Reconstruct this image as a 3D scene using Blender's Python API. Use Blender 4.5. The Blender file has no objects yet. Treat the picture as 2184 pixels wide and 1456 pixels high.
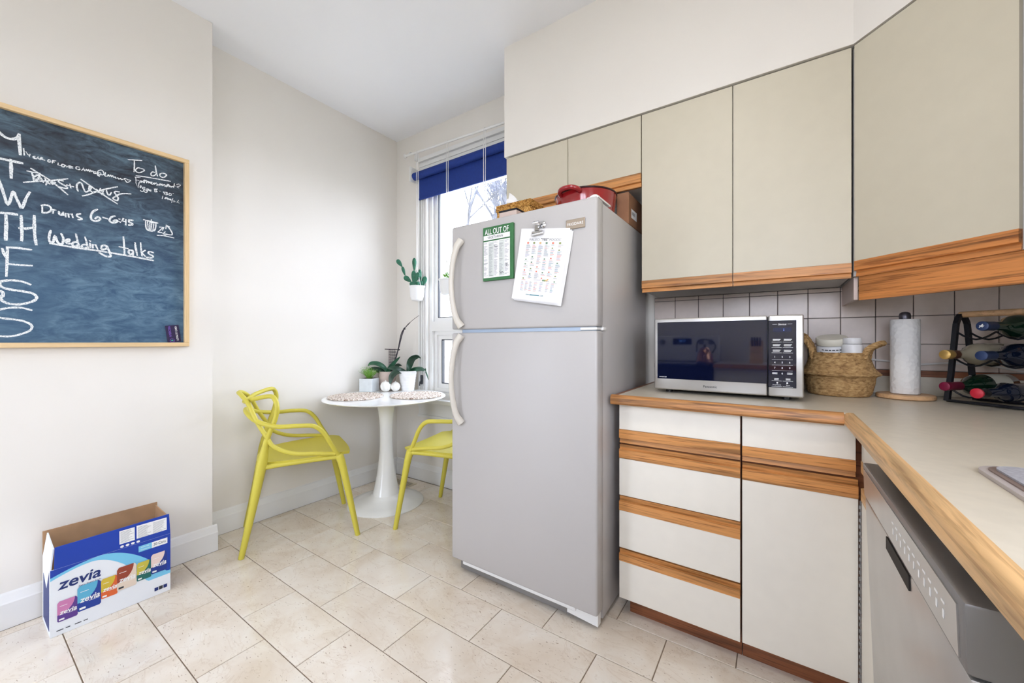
import bpy, bmesh, math, random
from mathutils import Vector, Matrix, noise
random.seed(7)
C = bpy.context.scene.collection
SC = bpy.context.scene
PI = math.pi

# ------------------------------------------------------------------ camera
cam_d = bpy.data.cameras.new('camera'); cam = bpy.data.objects.new('camera', cam_d); C.objects.link(cam)
cam_d.sensor_width = 36.0; cam_d.lens = 829.0/2184.0*36.0; cam_d.clip_start = 0.02
cam.location = (0, 0, 1.15); cam.rotation_euler = (PI/2, 0, math.radians(34.2))
SC.camera = cam
# ------------------------------------------------------------------ sky, exposure
SKY = 12.0
w = bpy.data.worlds.new('World'); SC.world = w; w.use_nodes = True
wn = w.node_tree.nodes; wl = w.node_tree.links; wn.clear()
wo = wn.new('ShaderNodeOutputWorld'); wb = wn.new('ShaderNodeBackground')
wtc = wn.new('ShaderNodeTexCoord'); wsx = wn.new('ShaderNodeSeparateXYZ'); wr = wn.new('ShaderNodeValToRGB')
wr.color_ramp.elements[0].position = 0.0; wr.color_ramp.elements[0].color = (0.81, 0.88, 1.0, 1)
wr.color_ramp.elements[1].position = 1.0; wr.color_ramp.elements[1].color = (0.69, 0.80, 1.0, 1)
wl.new(wtc.outputs['Generated'], wsx.inputs[0]); wl.new(wsx.outputs['Z'], wr.inputs[0])
wl.new(wr.outputs[0], wb.inputs['Color']); wb.inputs['Strength'].default_value = SKY
wl.new(wb.outputs[0], wo.inputs['Surface'])
SC.view_settings.view_transform = 'Standard'; SC.view_settings.look = 'None'
SC.view_settings.gamma = 1.0; SC.view_settings.use_curve_mapping = False
SC.view_settings.exposure = 0.36
SC.cycles.use_adaptive_sampling = True; SC.cycles.adaptive_threshold = 0.07; SC.cycles.max_bounces = 5; SC.cycles.diffuse_bounces = 4; SC.cycles.glossy_bounces = 3; SC.cycles.transmission_bounces = 3; SC.cycles.transparent_max_bounces = 6
SC.cycles.caustics_reflective = False; SC.cycles.caustics_refractive = False
FILL_LAMP = 32.0        # emission of the added ceiling fill lamp
def portal(loc, rot, sx, sy):
    l = bpy.data.lights.new('window_portal', 'AREA'); l.shape = 'RECTANGLE'; l.size = sx; l.size_y = sy
    l.cycles.is_portal = True
    o = bpy.data.objects.new('window_portal', l); C.objects.link(o); o.location = loc; o.rotation_euler = rot
portal((-1.915, 2.50, 1.6), (-PI/2, 0, 0), 0.95, 1.9)
portal((-2.17, -1.66, 1.06), (PI/2, 0, 0), 0.60, 2.08)
portal((0.15, -1.66, 1.90), (PI/2, 0, 0), 1.32, 1.06)
portal((1.15, -0.12, 1.62), (0, PI/2, 0), 1.1, 1.0)

# ------------------------------------------------------------------ mesh builder
class MB:
    def __init__(s): s.v = []; s.f = []; s.m = []
    def add(s, vs, fs, mi=0):
        o = len(s.v); s.v += [tuple(p) for p in vs]
        for f in fs: s.f.append(tuple(i+o for i in f)); s.m.append(mi)
        return s
    def box(s, x0, x1, y0, y1, z0, z1, mi=0):
        v = [(x0,y0,z0),(x1,y0,z0),(x1,y1,z0),(x0,y1,z0),(x0,y0,z1),(x1,y0,z1),(x1,y1,z1),(x0,y1,z1)]
        return s.add(v, [(0,3,2,1),(4,5,6,7),(0,1,5,4),(1,2,6,5),(2,3,7,6),(3,0,4,7)], mi)
    def rbox(s, x0, x1, y0, y1, z0, z1, r=0.005, seg=2, mi=0):
        bm = bmesh.new(); bmesh.ops.create_cube(bm, size=1.0)
        for v in bm.verts:
            v.co = Vector(((x0+x1)/2+v.co.x*(x1-x0), (y0+y1)/2+v.co.y*(y1-y0), (z0+z1)/2+v.co.z*(z1-z0)))
        bmesh.ops.bevel(bm, geom=list(bm.edges), offset=r, segments=seg, profile=0.5, affect='EDGES')
        bm.verts.index_update()
        s.add([v.co[:] for v in bm.verts], [tuple(v.index for v in f.verts) for f in bm.faces], mi); bm.free()
        return s
    def prism(s, poly, fn, mi=0):
        """poly: 2-D points ccw; fn(a, b, t) -> 3-D with t 0 / 1"""
        n = len(poly)
        vs = [fn(a, b, 0) for a, b in poly]+[fn(a, b, 1) for a, b in poly]
        fs = [tuple(range(n-1, -1, -1)), tuple(range(n, 2*n))]
        fs += [(i, (i+1) % n, n+(i+1) % n, n+i) for i in range(n)]
        return s.add(vs, fs, mi)
    def tube(s, pts, r, n=8, closed=False, mi=0, flat=1.0):
        P = [Vector(p) for p in pts]; N = len(P)
        R = r if isinstance(r, (list, tuple)) else [r]*N
        T = []
        for i in range(N):
            a = P[(i-1) % N] if (closed or i > 0) else P[i]
            b = P[(i+1) % N] if (closed or i < N-1) else P[i]
            d = b-a; T.append(d.normalized() if d.length > 1e-9 else Vector((0,0,1)))
        up = Vector((0,0,1)) if abs(T[0].z) < 0.9 else Vector((1,0,0))
        u = T[0].cross(up).normalized(); vs = []
        for i in range(N):
            u = (u-T[i]*u.dot(T[i])).normalized(); q = T[i].cross(u)
            for k in range(n):
                a = 2*PI*k/n
                vs.append(P[i]+(u*math.cos(a)*flat+q*math.sin(a))*R[i])
        fs = []
        for i in range(N if closed else N-1):
            j = (i+1) % N
            for k in range(n): fs.append((i*n+k, i*n+(k+1) % n, j*n+(k+1) % n, j*n+k))
        if not closed: fs += [tuple(range(n-1, -1, -1)), tuple((N-1)*n+k for k in range(n))]
        return s.add(vs, fs, mi)
    def lathe(s, prof, c=(0,0,0), n=32, mi=0, cap=True, rf=None, axis=None):
        """prof [(r, z)], rf(theta, i) radius factor, axis = (origin, dir) to lay it down"""
        vs = []; N = len(prof)
        for i, (r, z) in enumerate(prof):
            for k in range(n):
                a = 2*PI*k/n; rr = r*(rf(a, i) if rf else 1)
                vs.append((rr*math.cos(a), rr*math.sin(a), z))
        if axis:
            o, d = Vector(axis[0]), Vector(axis[1]).normalized(); q = d.to_track_quat('Z', 'Y')
            vs = [tuple(o+q @ Vector(p)) for p in vs]
        else: vs = [(x+c[0], y+c[1], z+c[2]) for x, y, z in vs]
        fs = [(i*n+k, i*n+(k+1) % n, (i+1)*n+(k+1) % n, (i+1)*n+k) for i in range(N-1) for k in range(n)]
        if cap: fs += [tuple(range(n-1, -1, -1)), tuple((N-1)*n+k for k in range(n))]
        return s.add(vs, fs, mi)
    def grid(s, fn, nu, nv, mi=0):
        vs = [fn(i/nu, j/nv) for j in range(nv+1) for i in range(nu+1)]
        return s.add(vs, [(j*(nu+1)+i, j*(nu+1)+i+1, (j+1)*(nu+1)+i+1, (j+1)*(nu+1)+i) for j in range(nv) for i in range(nu)], mi)
    def xf(s, M):
        s.v = [tuple(M @ Vector(p)) for p in s.v]; return s
    def build(s, name, mat, parent=None, smooth=False, world=True, shade=None):
        me = bpy.data.meshes.new(name); o = bpy.data.objects.new(name, me)
        vs = s.v
        if parent is not None and world:
            off = root_off(parent); vs = [(x-off[0], y-off[1], z-off[2]) for x, y, z in vs]
        elif parent is None and vs:
            x0, x1 = min(p[0] for p in vs), max(p[0] for p in vs); y0, y1 = min(p[1] for p in vs), max(p[1] for p in vs)
            z0 = min(p[2] for p in vs); cx, cy = (x0+x1)/2, (y0+y1)/2
            vs = [(x-cx, y-cy, z-z0) for x, y, z in vs]; o.location = (cx, cy, z0)
        me.from_pydata(vs, [], s.f)
        for m in (mat if isinstance(mat, (list, tuple)) else [mat]): me.materials.append(m)
        if isinstance(mat, (list, tuple)): me.polygons.foreach_set('material_index', s.m)
        if smooth:
            me.polygons.foreach_set('use_smooth', [True]*len(me.polygons))
            me.set_sharp_from_angle(angle=math.radians(smooth if smooth is not True else 40))
        me.update()
        if parent is not None: o.parent = parent
        C.objects.link(o); return o
def root_off(p):
    off = Vector((0,0,0))
    while p is not None: off += p.location; p = p.parent
    return off
def tag(o, label, cat, group=None):
    o['label'] = label; o['category'] = cat
    if group: o['group'] = group
    return o
def thing(name, label, cat, loc=(0,0,0), rz=0.0, group=None):
    o = bpy.data.objects.new(name, None); C.objects.link(o); o.empty_display_size = 0.05
    o.location = loc; o.rotation_euler = (0,0,rz); return tag(o, label, cat, group)
def struct(o): o['kind'] = 'structure'; return o
def dup(root, loc, rz, label):
    r = root.copy(); C.objects.link(r); r.location = loc; r.rotation_euler = (0,0,rz); r['label'] = label
    for ch in list(root.children):
        c = ch.copy(); C.objects.link(c); c.parent = r
        for g in ch.children:
            d = g.copy(); C.objects.link(d); d.parent = c
    return r
def spline(pts, k=6, closed=False):
    P = [Vector(p) for p in pts]; N = len(P); out = []
    for i in range(N if closed else N-1):
        p0 = P[(i-1) % N] if (closed or i > 0) else P[0]*2-P[1]
        p1 = P[i]; p2 = P[(i+1) % N]; p3 = P[(i+2) % N] if (closed or i < N-2) else P[-1]*2-P[-2]
        for j in range(k):
            t = j/k
            out.append(0.5*((2*p1)+(p2-p0)*t+(2*p0-5*p1+4*p2-p3)*t*t+(3*p1-p0-3*p2+p3)*t**3))
    if not closed: out.append(P[-1])
    return [tuple(p) for p in out]
def lerpr(a, b, n): return [a+(b-a)*i/(n-1) for i in range(n)]

# ------------------------------------------------------------------ flat lettering
TXT = {}
def prep_text(strings):
    obs = []
    for st, off, sh in strings:
        cu = bpy.data.curves.new('t', 'FONT'); cu.body = st; cu.size = 1.0; cu.offset = off; cu.shear = sh
        cu.resolution_u = 3; o = bpy.data.objects.new('t', cu); C.objects.link(o); obs.append(((st, off, sh), o, cu))
    dg = bpy.context.evaluated_depsgraph_get()
    for key, o, cu in obs:
        e = o.evaluated_get(dg); me = e.to_mesh()
        vs = [tuple(v.co[:2]) for v in me.vertices]; fs = [tuple(p.vertices) for p in me.polygons]
        TXT[key] = (vs, fs); e.to_mesh_clear()
    for key, o, cu in obs:
        bpy.data.objects.remove(o); bpy.data.curves.remove(cu)
def text(mb, st, org, ux, uy, h=None, wd=None, off=0.0, sh=0.0, mi=0, align='C'):
    vs, fs = TXT[(st, off, sh)]
    if not vs: return
    x0 = min(v[0] for v in vs); x1 = max(v[0] for v in vs); y0 = min(v[1] for v in vs); y1 = max(v[1] for v in vs)
    sy = h/(y1-y0) if h else wd/(x1-x0); sx = wd/(x1-x0) if wd else sy
    ax = {'C': (x0+x1)/2, 'L': x0, 'R': x1}[align]; ay = (y0+y1)/2
    O, U, V = Vector(org), Vector(ux), Vector(uy)
    mb.add([O+U*((x-ax)*sx)+V*((y-ay)*sy) for x, y in vs], fs, mi)
def rect(mb, org, ux, uy, a0, a1, b0, b1, mi=0):
    O, U, V = Vector(org), Vector(ux), Vector(uy)
    mb.add([O+U*a0+V*b0, O+U*a1+V*b0, O+U*a1+V*b1, O+U*a0+V*b1], [(0,1,2,3)], mi)
def blob(mb, org, ux, uy, a, b, ra, rb, n=14, mi=0):
    O, U, V = Vector(org), Vector(ux), Vector(uy)
    mb.add([O+U*(a+ra*math.cos(2*PI*k/n))+V*(b+rb*math.sin(2*PI*k/n)) for k in range(n)], [tuple(range(n))], mi)

# ------------------------------------------------------------------ materials
def s2l(r, g, b):
    f = lambda c: (c/255/12.92) if c/255 <= 0.04045 else ((c/255+0.055)/1.055)**2.4
    return (f(r), f(g), f(b), 1.0)
class N:
    def __init__(s, name):
        s.mat = bpy.data.materials.new(name); s.mat.use_nodes = True; s.t = s.mat.node_tree
        s.n = s.t.nodes; s.b = s.n['Principled BSDF']
    def new(s, t, **kw):
        n = s.n.new(t)
        for k, v in kw.items(): setattr(n, k, v)
        return n
    def link(s, a, b): s.t.links.new(a, b)
    def coords(s, scale=(1,1,1), kind='Object', rot=(0,0,0)):
        tc = s.new('ShaderNodeTexCoord'); mp = s.new('ShaderNodeMapping'); mp.inputs['Scale'].default_value = scale
        mp.inputs['Rotation'].default_value = rot
        s.link(tc.outputs[kind], mp.inputs[0]); return mp.outputs[0]
    def noise(s, co, scale=5, detail=4, rough=0.5, dist=0.0):
        n = s.new('ShaderNodeTexNoise'); n.inputs['Scale'].default_value = scale; n.inputs['Detail'].default_value = detail
        n.inputs['Roughness'].default_value = rough; n.inputs['Distortion'].default_value = dist
        s.link(co, n.inputs['Vector']); return n.outputs['Fac']
    def ramp(s, fac, stops):
        r = s.new('ShaderNodeValToRGB'); e = r.color_ramp.elements
        while len(e) < len(stops): e.new(0.5)
        for i, (p, c) in enumerate(stops): e[i].position = p; e[i].color = c
        s.link(fac, r.inputs[0]); return r.outputs[0]
    def mix(s, fac, a, b, mode='MIX'):
        m = s.new('ShaderNodeMix', data_type='RGBA', blend_type=mode)
        for sock, v in ((m.inputs[0], fac), (m.inputs[6], a), (m.inputs[7], b)):
            if hasattr(v, 'is_output'): s.link(v, sock)
            else: sock.default_value = v
        return m.outputs[2]
    def math(s, op, a, b=0.0):
        m = s.new('ShaderNodeMath', operation=op)
        for sock, v in ((m.inputs[0], a), (m.inputs[1], b)):
            if hasattr(v, 'is_output'): s.link(v, sock)
            else: sock.default_value = v
        return m.outputs[0]
    def set(s, **kw):
        for k, v in kw.items():
            i = s.b.inputs[k.replace('_', ' ')]
            if hasattr(v, 'is_output'): s.link(v, i)
            else: i.default_value = v
        return s
    def bump(s, h, st=0.2, d=0.01):
        b = s.new('ShaderNodeBump'); b.inputs['Strength'].default_value = st; b.inputs['Distance'].default_value = d
        s.link(h, b.inputs['Height']); s.link(b.outputs[0], s.b.inputs['Normal']); return s
def P(name, rgb, rough=0.5, metal=0.0, var=0.04, vscale=6, bump=None, spec=0.5, coat=0.0):
    n = N(name); co = n.coords(); c = s2l(*rgb)
    lo = tuple(x*(1-var) for x in c[:3])+(1,); hi = tuple(min(1, x*(1+var)) for x in c[:3])+(1,)
    f = n.noise(co, vscale, 1); n.set(Base_Color=n.ramp(f, [(0.3, lo), (0.7, hi)]), Roughness=rough, Metallic=metal)
    n.b.inputs['Specular IOR Level'].default_value = spec; n.b.inputs['Coat Weight'].default_value = coat
    if bump: n.bump(n.noise(co, bump[0], 3), bump[1], bump[2])
    return n.mat
def oak(name, axis, light=1.0, tone=(196, 136, 78), con=1.0):
    n = N(name); sc = [34, 34, 34]; sc[axis] = 1.5; co = n.coords(sc)
    sc2 = [150, 150, 150]; sc2[axis] = 5; co2 = n.coords(sc2)
    g = n.noise(co, 1.0, 5, 0.55, 1.2); p = n.noise(co2, 1.0, 3, 0.6)
    b = s2l(*tone); d = tuple(x*(1-0.5*con) for x in b[:3])+(1,); l = tuple(min(1, x*(1+0.25*con)*light) for x in b[:3])+(1,)
    col = n.ramp(g, [(0.36, d), (0.47, b), (0.60, l), (0.68, b)])
    pores = n.ramp(p, [(0.36, (0.45, 0.36, 0.30, 1)), (0.47, (1,1,1,1))])
    n.set(Base_Color=n.mix(0.8*con, col, pores, 'MULTIPLY'), Roughness=0.42); n.bump(p, 0.12, 0.002); return n.mat
def emis(name, rgb, st):
    n = N(name); n.set(Base_Color=(0,0,0,1), Emission_Color=rgb, Emission_Strength=st); return n.mat

M = {}
M['wall'] = P('wall_paint', (235, 230, 223), 0.75, var=0.012, vscale=3, spec=0.25)
M['ceil'] = P('ceiling_paint', (247, 247, 250), 0.85, var=0.01, vscale=2, spec=0.2)
M['trim'] = P('trim_gloss_white', (236, 235, 233), 0.35, var=0.01)
M['cream'] = P('cream_laminate', (204, 196, 176), 0.42, var=0.012, vscale=20)
M['white_lam'] = P('white_laminate', (237, 231, 220), 0.38, var=0.012, vscale=20)
M['carcass'] = P('cabinet_carcass_board', (205, 203, 200), 0.6)  # grey-white board of the cupboard boxes
M['dark'] = P('dark_gap', (38, 32, 28), 0.8)
M['oakx'] = oak('oak_along_x', 0); M['oaky'] = oak('oak_along_y', 1, 1.0, (220, 178, 126), 0.6); M['oakd'] = oak('oak_dark', 0, 0.9, (140, 84, 52))
M['oakv'] = oak('oak_valance', 0, 1.0, (192, 124, 66))
M['oakz'] = oak('oak_toe', 1, 0.9, (140, 84, 52))
M['counter'] = P('counter_laminate', (214, 204, 186), 0.34, var=0.03, vscale=40)
M['fridge'] = P('fridge_enamel', (186, 182, 180), 0.38, var=0.006, vscale=4, bump=(260, 0.10, 0.001))
M['fridge_handle'] = P('fridge_handle_cream', (212, 205, 194), 0.35, var=0.01)
M['steel'] = P('stainless_steel', (200, 198, 196), 0.33, 0.85, var=0.03, vscale=12)
M['steel_dark'] = P('dark_steel', (140, 138, 138), 0.4, 0.55, var=0.04)
M['chrome'] = P('chrome', (220, 220, 222), 0.12, 1.0, var=0.01)
M['black'] = P('matte_black_metal', (20, 22, 30), 0.45, var=0.1)
M['blackpl'] = P('black_plastic', (14, 15, 20), 0.3, var=0.05)
n = N('microwave_dark_glass'); n.set(Base_Color=(0.002, 0.004, 0.022, 1), Roughness=0.04); n.b.inputs['Coat Weight'].default_value = 0.6; M['mwglass'] = n.mat
M['ink'] = P('dark_print', (52, 56, 62), 0.7); M['inkg'] = P('grey_print', (150, 152, 156), 0.7)
M['white'] = P('white_print', (246, 246, 246), 0.55, var=0.01)
M['yellow'] = P('yellow_chair_plastic', (208, 195, 76), 0.42, var=0.02, spec=0.4)
M['tulip'] = P('tulip_white', (238, 237, 234), 0.22, var=0.005, coat=0.3)
M['glaze'] = P('white_glazed_pot', (242, 242, 242), 0.3, var=0.01)
M['concrete'] = P('pale_grey_pot', (222, 228, 230), 0.6, var=0.04, vscale=25)
M['taupe'] = P('taupe_pot', (206, 186, 176), 0.45, var=0.02)
M['leaf'] = P('orchid_leaf', (44, 92, 66), 0.35, var=0.25, vscale=18)
M['leafdk'] = P('dark_orchid_leaf', (38, 66, 50), 0.35, var=0.3, vscale=18)
M['herb'] = P('herb_green', (124, 176, 66), 0.5, var=0.35, vscale=40)
M['cactus'] = P('cactus_green', (40, 104, 78), 0.55, var=0.25, vscale=40, bump=(140, 0.3, 0.002))
M['soil'] = P('bark_soil', (58, 44, 34), 0.9, var=0.4, vscale=60)
M['stem'] = P('dark_stem', (44, 36, 46), 0.5)
M['garlic'] = P('white_ceramic_bulb', (238, 236, 230), 0.55, var=0.03, vscale=30)
M['cord'] = P('white_cord', (240, 238, 236), 0.7)
M['navy'] = P('navy_blind_fabric', (20, 52, 132), 0.75, var=0.06, vscale=60)
M['paper'] = P('paper', (240, 238, 238), 0.8, var=0.008)
M['green_card'] = P('green_card', (56, 112, 66), 0.6, var=0.03)
M['grey_col'] = P('grey_column_print', (214, 218, 214), 0.8)
M['kraft'] = P('kraft_cardboard', (176, 138, 102), 0.8, var=0.07, vscale=20)
M['kraft_dk'] = P('brown_cardboard', (142, 100, 72), 0.8, var=0.08, vscale=20)
M['red_enamel'] = P('red_enamel', (150, 24, 30), 0.15, var=0.05, coat=0.6)
M['rim_dark'] = P('dark_enamel_rim', (48, 14, 20), 0.3)
M['towel_knob'] = P('gunmetal_knob', (92, 90, 98), 0.3, 0.7)
M['beech'] = oak('beech_wood', 0, 1.0, (216, 174, 130), 0.35); M['frame_wood'] = oak('board_frame_wood', 1, 1.0, (226, 194, 146), 0.25); M['frame_woodz'] = oak('board_frame_wood_upright', 2, 1.0, (226, 194, 146), 0.25)
M['pill'] = P('white_bottle_plastic', (238, 238, 242), 0.35, var=0.01)
M['felt'] = P('grey_felt', (162, 160, 166), 0.95, var=0.12, vscale=160, bump=(300, 0.4, 0.002))
M['felt_rim'] = P('taupe_rim', (124, 106, 98), 0.6, var=0.05); M['mat_edge'] = P('pale_grey_rim', (178, 168, 164), 0.5)
M['register'] = P('register_enamel', (200, 186, 160), 0.5)
M['grout'] = P('floor_grout', (136, 118, 100), 0.9, var=0.1, vscale=30)
M['tgrout'] = P('wall_tile_grout', (112, 104, 104), 0.9)
M['gold_foil'] = P('gold_foil', (206, 168, 96), 0.3, 0.5); M['brown_foil'] = P('brown_foil', (104, 54, 34), 0.35, 0.3)
M['maroon_foil'] = P('maroon_foil', (124, 22, 58), 0.35, 0.2); M['blue_foil'] = P('slate_blue_foil', (44, 62, 104), 0.35, 0.2); M['red_cap'] = P('red_cap', (196, 36, 56), 0.35)
M['wlabel'] = P('wine_label', (206, 200, 184), 0.7, var=0.04); M['wlabel2'] = P('ochre_label', (206, 172, 92), 0.7, var=0.06)
def glass(name, col, rough=0.04):
    n = N(name); n.set(Base_Color=col, Roughness=rough); n.b.inputs['Coat Weight'].default_value = 0.5; return n.mat
M['bottle_green'] = glass('dark_green_glass', (0.004, 0.020, 0.010, 1)); M['bottle_blue'] = glass('dark_blue_glass', (0.004, 0.008, 0.024, 1)); M['bottle_clear'] = glass('pale_wine_glass', (0.42, 0.37, 0.27, 1))
# window pane: clear, with a faint reflection
n = N('window_glass'); tr = n.new('ShaderNodeBsdfTransparent'); gl = n.new('ShaderNodeBsdfGlossy'); gl.inputs['Roughness'].default_value = 0.02
tr.inputs['Color'].default_value = (0.96, 0.96, 0.97, 1)
mx = n.new('ShaderNodeMixShader'); mx.inputs[0].default_value = 0.06; n.link(tr.outputs[0], mx.inputs[1]); n.link(gl.outputs[0], mx.inputs[2])
n.link(mx.outputs[0], n.n['Material Output'].inputs['Surface']); M['pane'] = n.mat
# marble floor tile
n = N('cream_marble_tile'); tc = n.new('ShaderNodeTexCoord'); oi = n.new('ShaderNodeObjectInfo')
sh = n.new('ShaderNodeVectorMath', operation='MULTIPLY_ADD'); n.link(oi.outputs['Random'], sh.inputs[0]); sh.inputs[1].default_value = (31, 17, 5); n.link(tc.outputs['Object'], sh.inputs[2])
co = sh.outputs[0]
base = n.ramp(n.noise(co, 5, 5, 0.6, 0.6), [(0.3, s2l(226, 210, 190)), (0.55, s2l(238, 227, 212)), (0.75, s2l(244, 237, 226))])
mp = n.new('ShaderNodeMapping'); n.link(co, mp.inputs[0]); mp.inputs['Scale'].default_value = (1, 2.2, 1); mp.inputs['Rotation'].default_value = (0, 0, 0.5)
vein = n.ramp(n.noise(mp.outputs[0], 3.2, 7, 0.62, 1.4), [(0.485, (1,1,1,1)), (0.50, s2l(196, 168, 138)), (0.512, (1,1,1,1))])
mp2 = n.new('ShaderNodeMapping'); n.link(co, mp2.inputs[0]); mp2.inputs['Scale'].default_value = (1, 2.6, 1); mp2.inputs['Rotation'].default_value = (0, 0, 0.9)
pit = n.ramp(n.noise(mp2.outputs[0], 62, 3, 0.6), [(0.29, s2l(150, 122, 96)), (0.345, (1,1,1,1))])
tint = n.ramp(oi.outputs['Random'], [(0, (0.94, 0.93, 0.92, 1)), (1, (1.0, 1.0, 1.0, 1))])
c1 = n.mix(0.22, base, vein, 'MULTIPLY'); c2 = n.mix(0.75, c1, pit, 'MULTIPLY'); c3 = n.mix(1.0, c2, tint, 'MULTIPLY')
n.set(Base_Color=c3, Roughness=0.15); n.b.inputs['Specular IOR Level'].default_value = 0.7
n.bump(n.noise(mp2.outputs[0], 62, 3), 0.05, 0.001); M['marble'] = n.mat
# backsplash tile
n = N('backsplash_tile'); co = n.coords(); oi = n.new('ShaderNodeObjectInfo')
t0 = n.ramp(oi.outputs['Random'], [(0, s2l(228, 212, 202)), (1, s2l(236, 220, 210))])
n.set(Base_Color=n.mix(0.25, t0, n.ramp(n.noise(co, 30, 4), [(0.3, (0.7,0.7,0.7,1)), (0.7, (1,1,1,1))]), 'MULTIPLY'), Roughness=0.28); M['tile'] = n.mat
# slate board with chalk dust
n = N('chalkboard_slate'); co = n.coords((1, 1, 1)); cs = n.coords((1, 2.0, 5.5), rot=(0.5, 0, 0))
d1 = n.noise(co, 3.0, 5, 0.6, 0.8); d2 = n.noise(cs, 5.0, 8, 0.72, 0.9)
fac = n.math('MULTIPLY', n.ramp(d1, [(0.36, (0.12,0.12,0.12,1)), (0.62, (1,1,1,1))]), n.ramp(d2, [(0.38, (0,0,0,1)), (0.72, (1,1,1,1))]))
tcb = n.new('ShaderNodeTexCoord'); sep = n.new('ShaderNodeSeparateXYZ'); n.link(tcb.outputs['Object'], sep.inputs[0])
low = n.ramp(sep.outputs['Z'], [(0.25, (1,1,1,1)), (0.80, (0.06,0.06,0.06,1))])      # lower half bluer: window light painted in, plus wiped chalk dust
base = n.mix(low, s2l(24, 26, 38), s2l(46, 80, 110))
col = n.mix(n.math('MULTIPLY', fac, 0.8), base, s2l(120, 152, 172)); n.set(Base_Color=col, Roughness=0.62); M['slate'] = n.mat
n = N('chalk'); co = n.coords(); n.set(Base_Color=n.ramp(n.noise(co, 220, 3, 0.7), [(0.34, s2l(120, 134, 146)), (0.5, s2l(238, 240, 240))]), Roughness=0.95); M['chalk'] = n.mat
# woven fibres
def woven(name, a, b, c, sx, sz, lo=0.36, hi=0.62):
    n = N(name); co = n.coords((sx, sx, sz)); f = n.noise(co, 1, 4, 0.6, 0.4)
    n.set(Base_Color=n.ramp(f, [(lo, s2l(*a)), (0.5, s2l(*b)), (hi, s2l(*c))]), Roughness=0.8); n.bump(f, 0.5, 0.003); return n.mat
M['seagrass'] = woven('seagrass', (126, 90, 52), (182, 144, 94), (214, 178, 126), 60, 130, 0.28, 0.74)
M['rattan'] = woven('golden_rattan', (128, 84, 34), (196, 142, 66), (222, 178, 104), 120, 160)
M['braid'] = woven('braided_mat', (104, 66, 44), (214, 196, 178), (250, 246, 240), 95, 95)
n = N('paper_towel'); co = n.coords(); v = n.new('ShaderNodeTexVoronoi'); v.inputs['Scale'].default_value = 70; n.link(co, v.inputs['Vector'])
n.set(Base_Color=s2l(236, 234, 232), Roughness=0.9); n.bump(v.outputs['Distance'], 0.6, 0.004); M['ptowel'] = n.mat
M['bark'] = P('winter_bark', (84, 84, 88), 0.9, var=0.3, vscale=8, bump=(20, 0.4, 0.02))
M['yard'] = P('winter_yard', (150, 146, 132), 0.95, var=0.2, vscale=1.0); M['siding'] = P('pale_siding', (150, 154, 162), 0.8, var=0.03)
prep_text([(t, o, s) for t, o, s in [
 ('zevia', 0.02, 0.12), ('Zero Sugar Soda', 0.0, 0.0), ('30 Cans', 0.0, 0.0), ('Naturally', 0.01, 0.0), ('Sweetened', 0.01, 0.0),
 ('Panasonic', 0.012, 0.0), ('INVERTER', 0.0, 0.3), ('Genius', 0.0, 0.3), ('ALL OUT OF', 0.012, 0.0), ('VEGETARIAN', 0.0, 0.0),
 ('PALEO', 0.0, 0.0), ('"YES"', 0.01, 0.0), ("FOODS'", 0.0, 0.0), ('WWW.', 0.01, 0.0), ('.COM', 0.01, 0.0), ('FRIGIDAIRE', 0.0, 0.0),
 ('AMBROSIA', 0.0, 0.0), ('LOYALTY CARD', 0.015, 0.0), ('Start', 0.0, 0.0), ('Stop/Reset', 0.0, 0.0), ('12:45', 0.0, 0.0)]
 + [(str(i), 0.01, 0.0) for i in range(10)]])

# ================================================================== THE SETTING
def frame_xz0(x0, x1, z0, z1, y0, y1, t):
    return MB().box(x0, x0+t, y0, y1, z0, z1).box(x1-t, x1, y0, y1, z0, z1).box(x0+t, x1-t, y0, y1, z0, z0+t).box(x0+t, x1-t, y0, y1, z1-t, z1)
XL, XN, YW, YJ, ZC, XR, YB = -2.566, -2.755, 2.256, 0.842, 2.90, 0.90, -1.46
floor = struct(MB().box(-2.95, XR+0.1, YB-0.1, 2.55, -0.06, -0.003).build('floor', M['grout']))
TL, TH = 0.4293, 0.2175
full = None
def tile_mesh(w_, h_):
    b = MB(); c = 0.0012; x, y = w_/2, h_/2
    v = [(-x,-y,-0.003),(x,-y,-0.003),(x,y,-0.003),(-x,y,-0.003),(-x,-y,-c),(x,-y,-c),(x,y,-c),(-x,y,-c),(-x+c,-y+c,0),(x-c,-y+c,0),(x-c,y-c,0),(-x+c,y-c,0)]
    b.add(v, [(8,9,10,11),(0,1,5,4),(1,2,6,5),(2,3,7,6),(3,0,4,7),(4,5,9,8),(5,6,10,9),(6,7,11,10),(7,4,8,11)])
    return b
tile_cache = {}
for k in range(-8, 10):
    y0 = 0.2715+TH*k; y1 = y0+TH
    ph = (-1.637 if k % 2 else -1.835)
    for j in range(-4, 8):
        x0 = ph+TL*j; x1 = x0+TL
        xa = -2.734 if (y0+y1)/2 > 0.86 else -2.545
        a, b_ = max(x0, xa), min(x1, 0.245); c_, d_ = max(y0, YB+0.02), min(y1, 2.232)
        if a > -0.55 and c_ > 1.6 and d_ > 1.70: c_, d_ = c_, min(d_, 1.66)
        if b_-a < 0.02 or d_-c_ < 0.02: continue
        wd, hd = round(b_-a-0.0034, 4), round(d_-c_-0.0034, 4); key = (wd, hd)
        if key not in tile_cache:
            o = tile_mesh(wd, hd).build('floor_tile', M['marble'], floor, world=False); tile_cache[key] = o.data
        else:
            o = bpy.data.objects.new('floor_tile', tile_cache[key]); C.objects.link(o); o.parent = floor
        o.location = Vector(((a+b_)/2, (c_+d_)/2, 0))-floor.location
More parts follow.
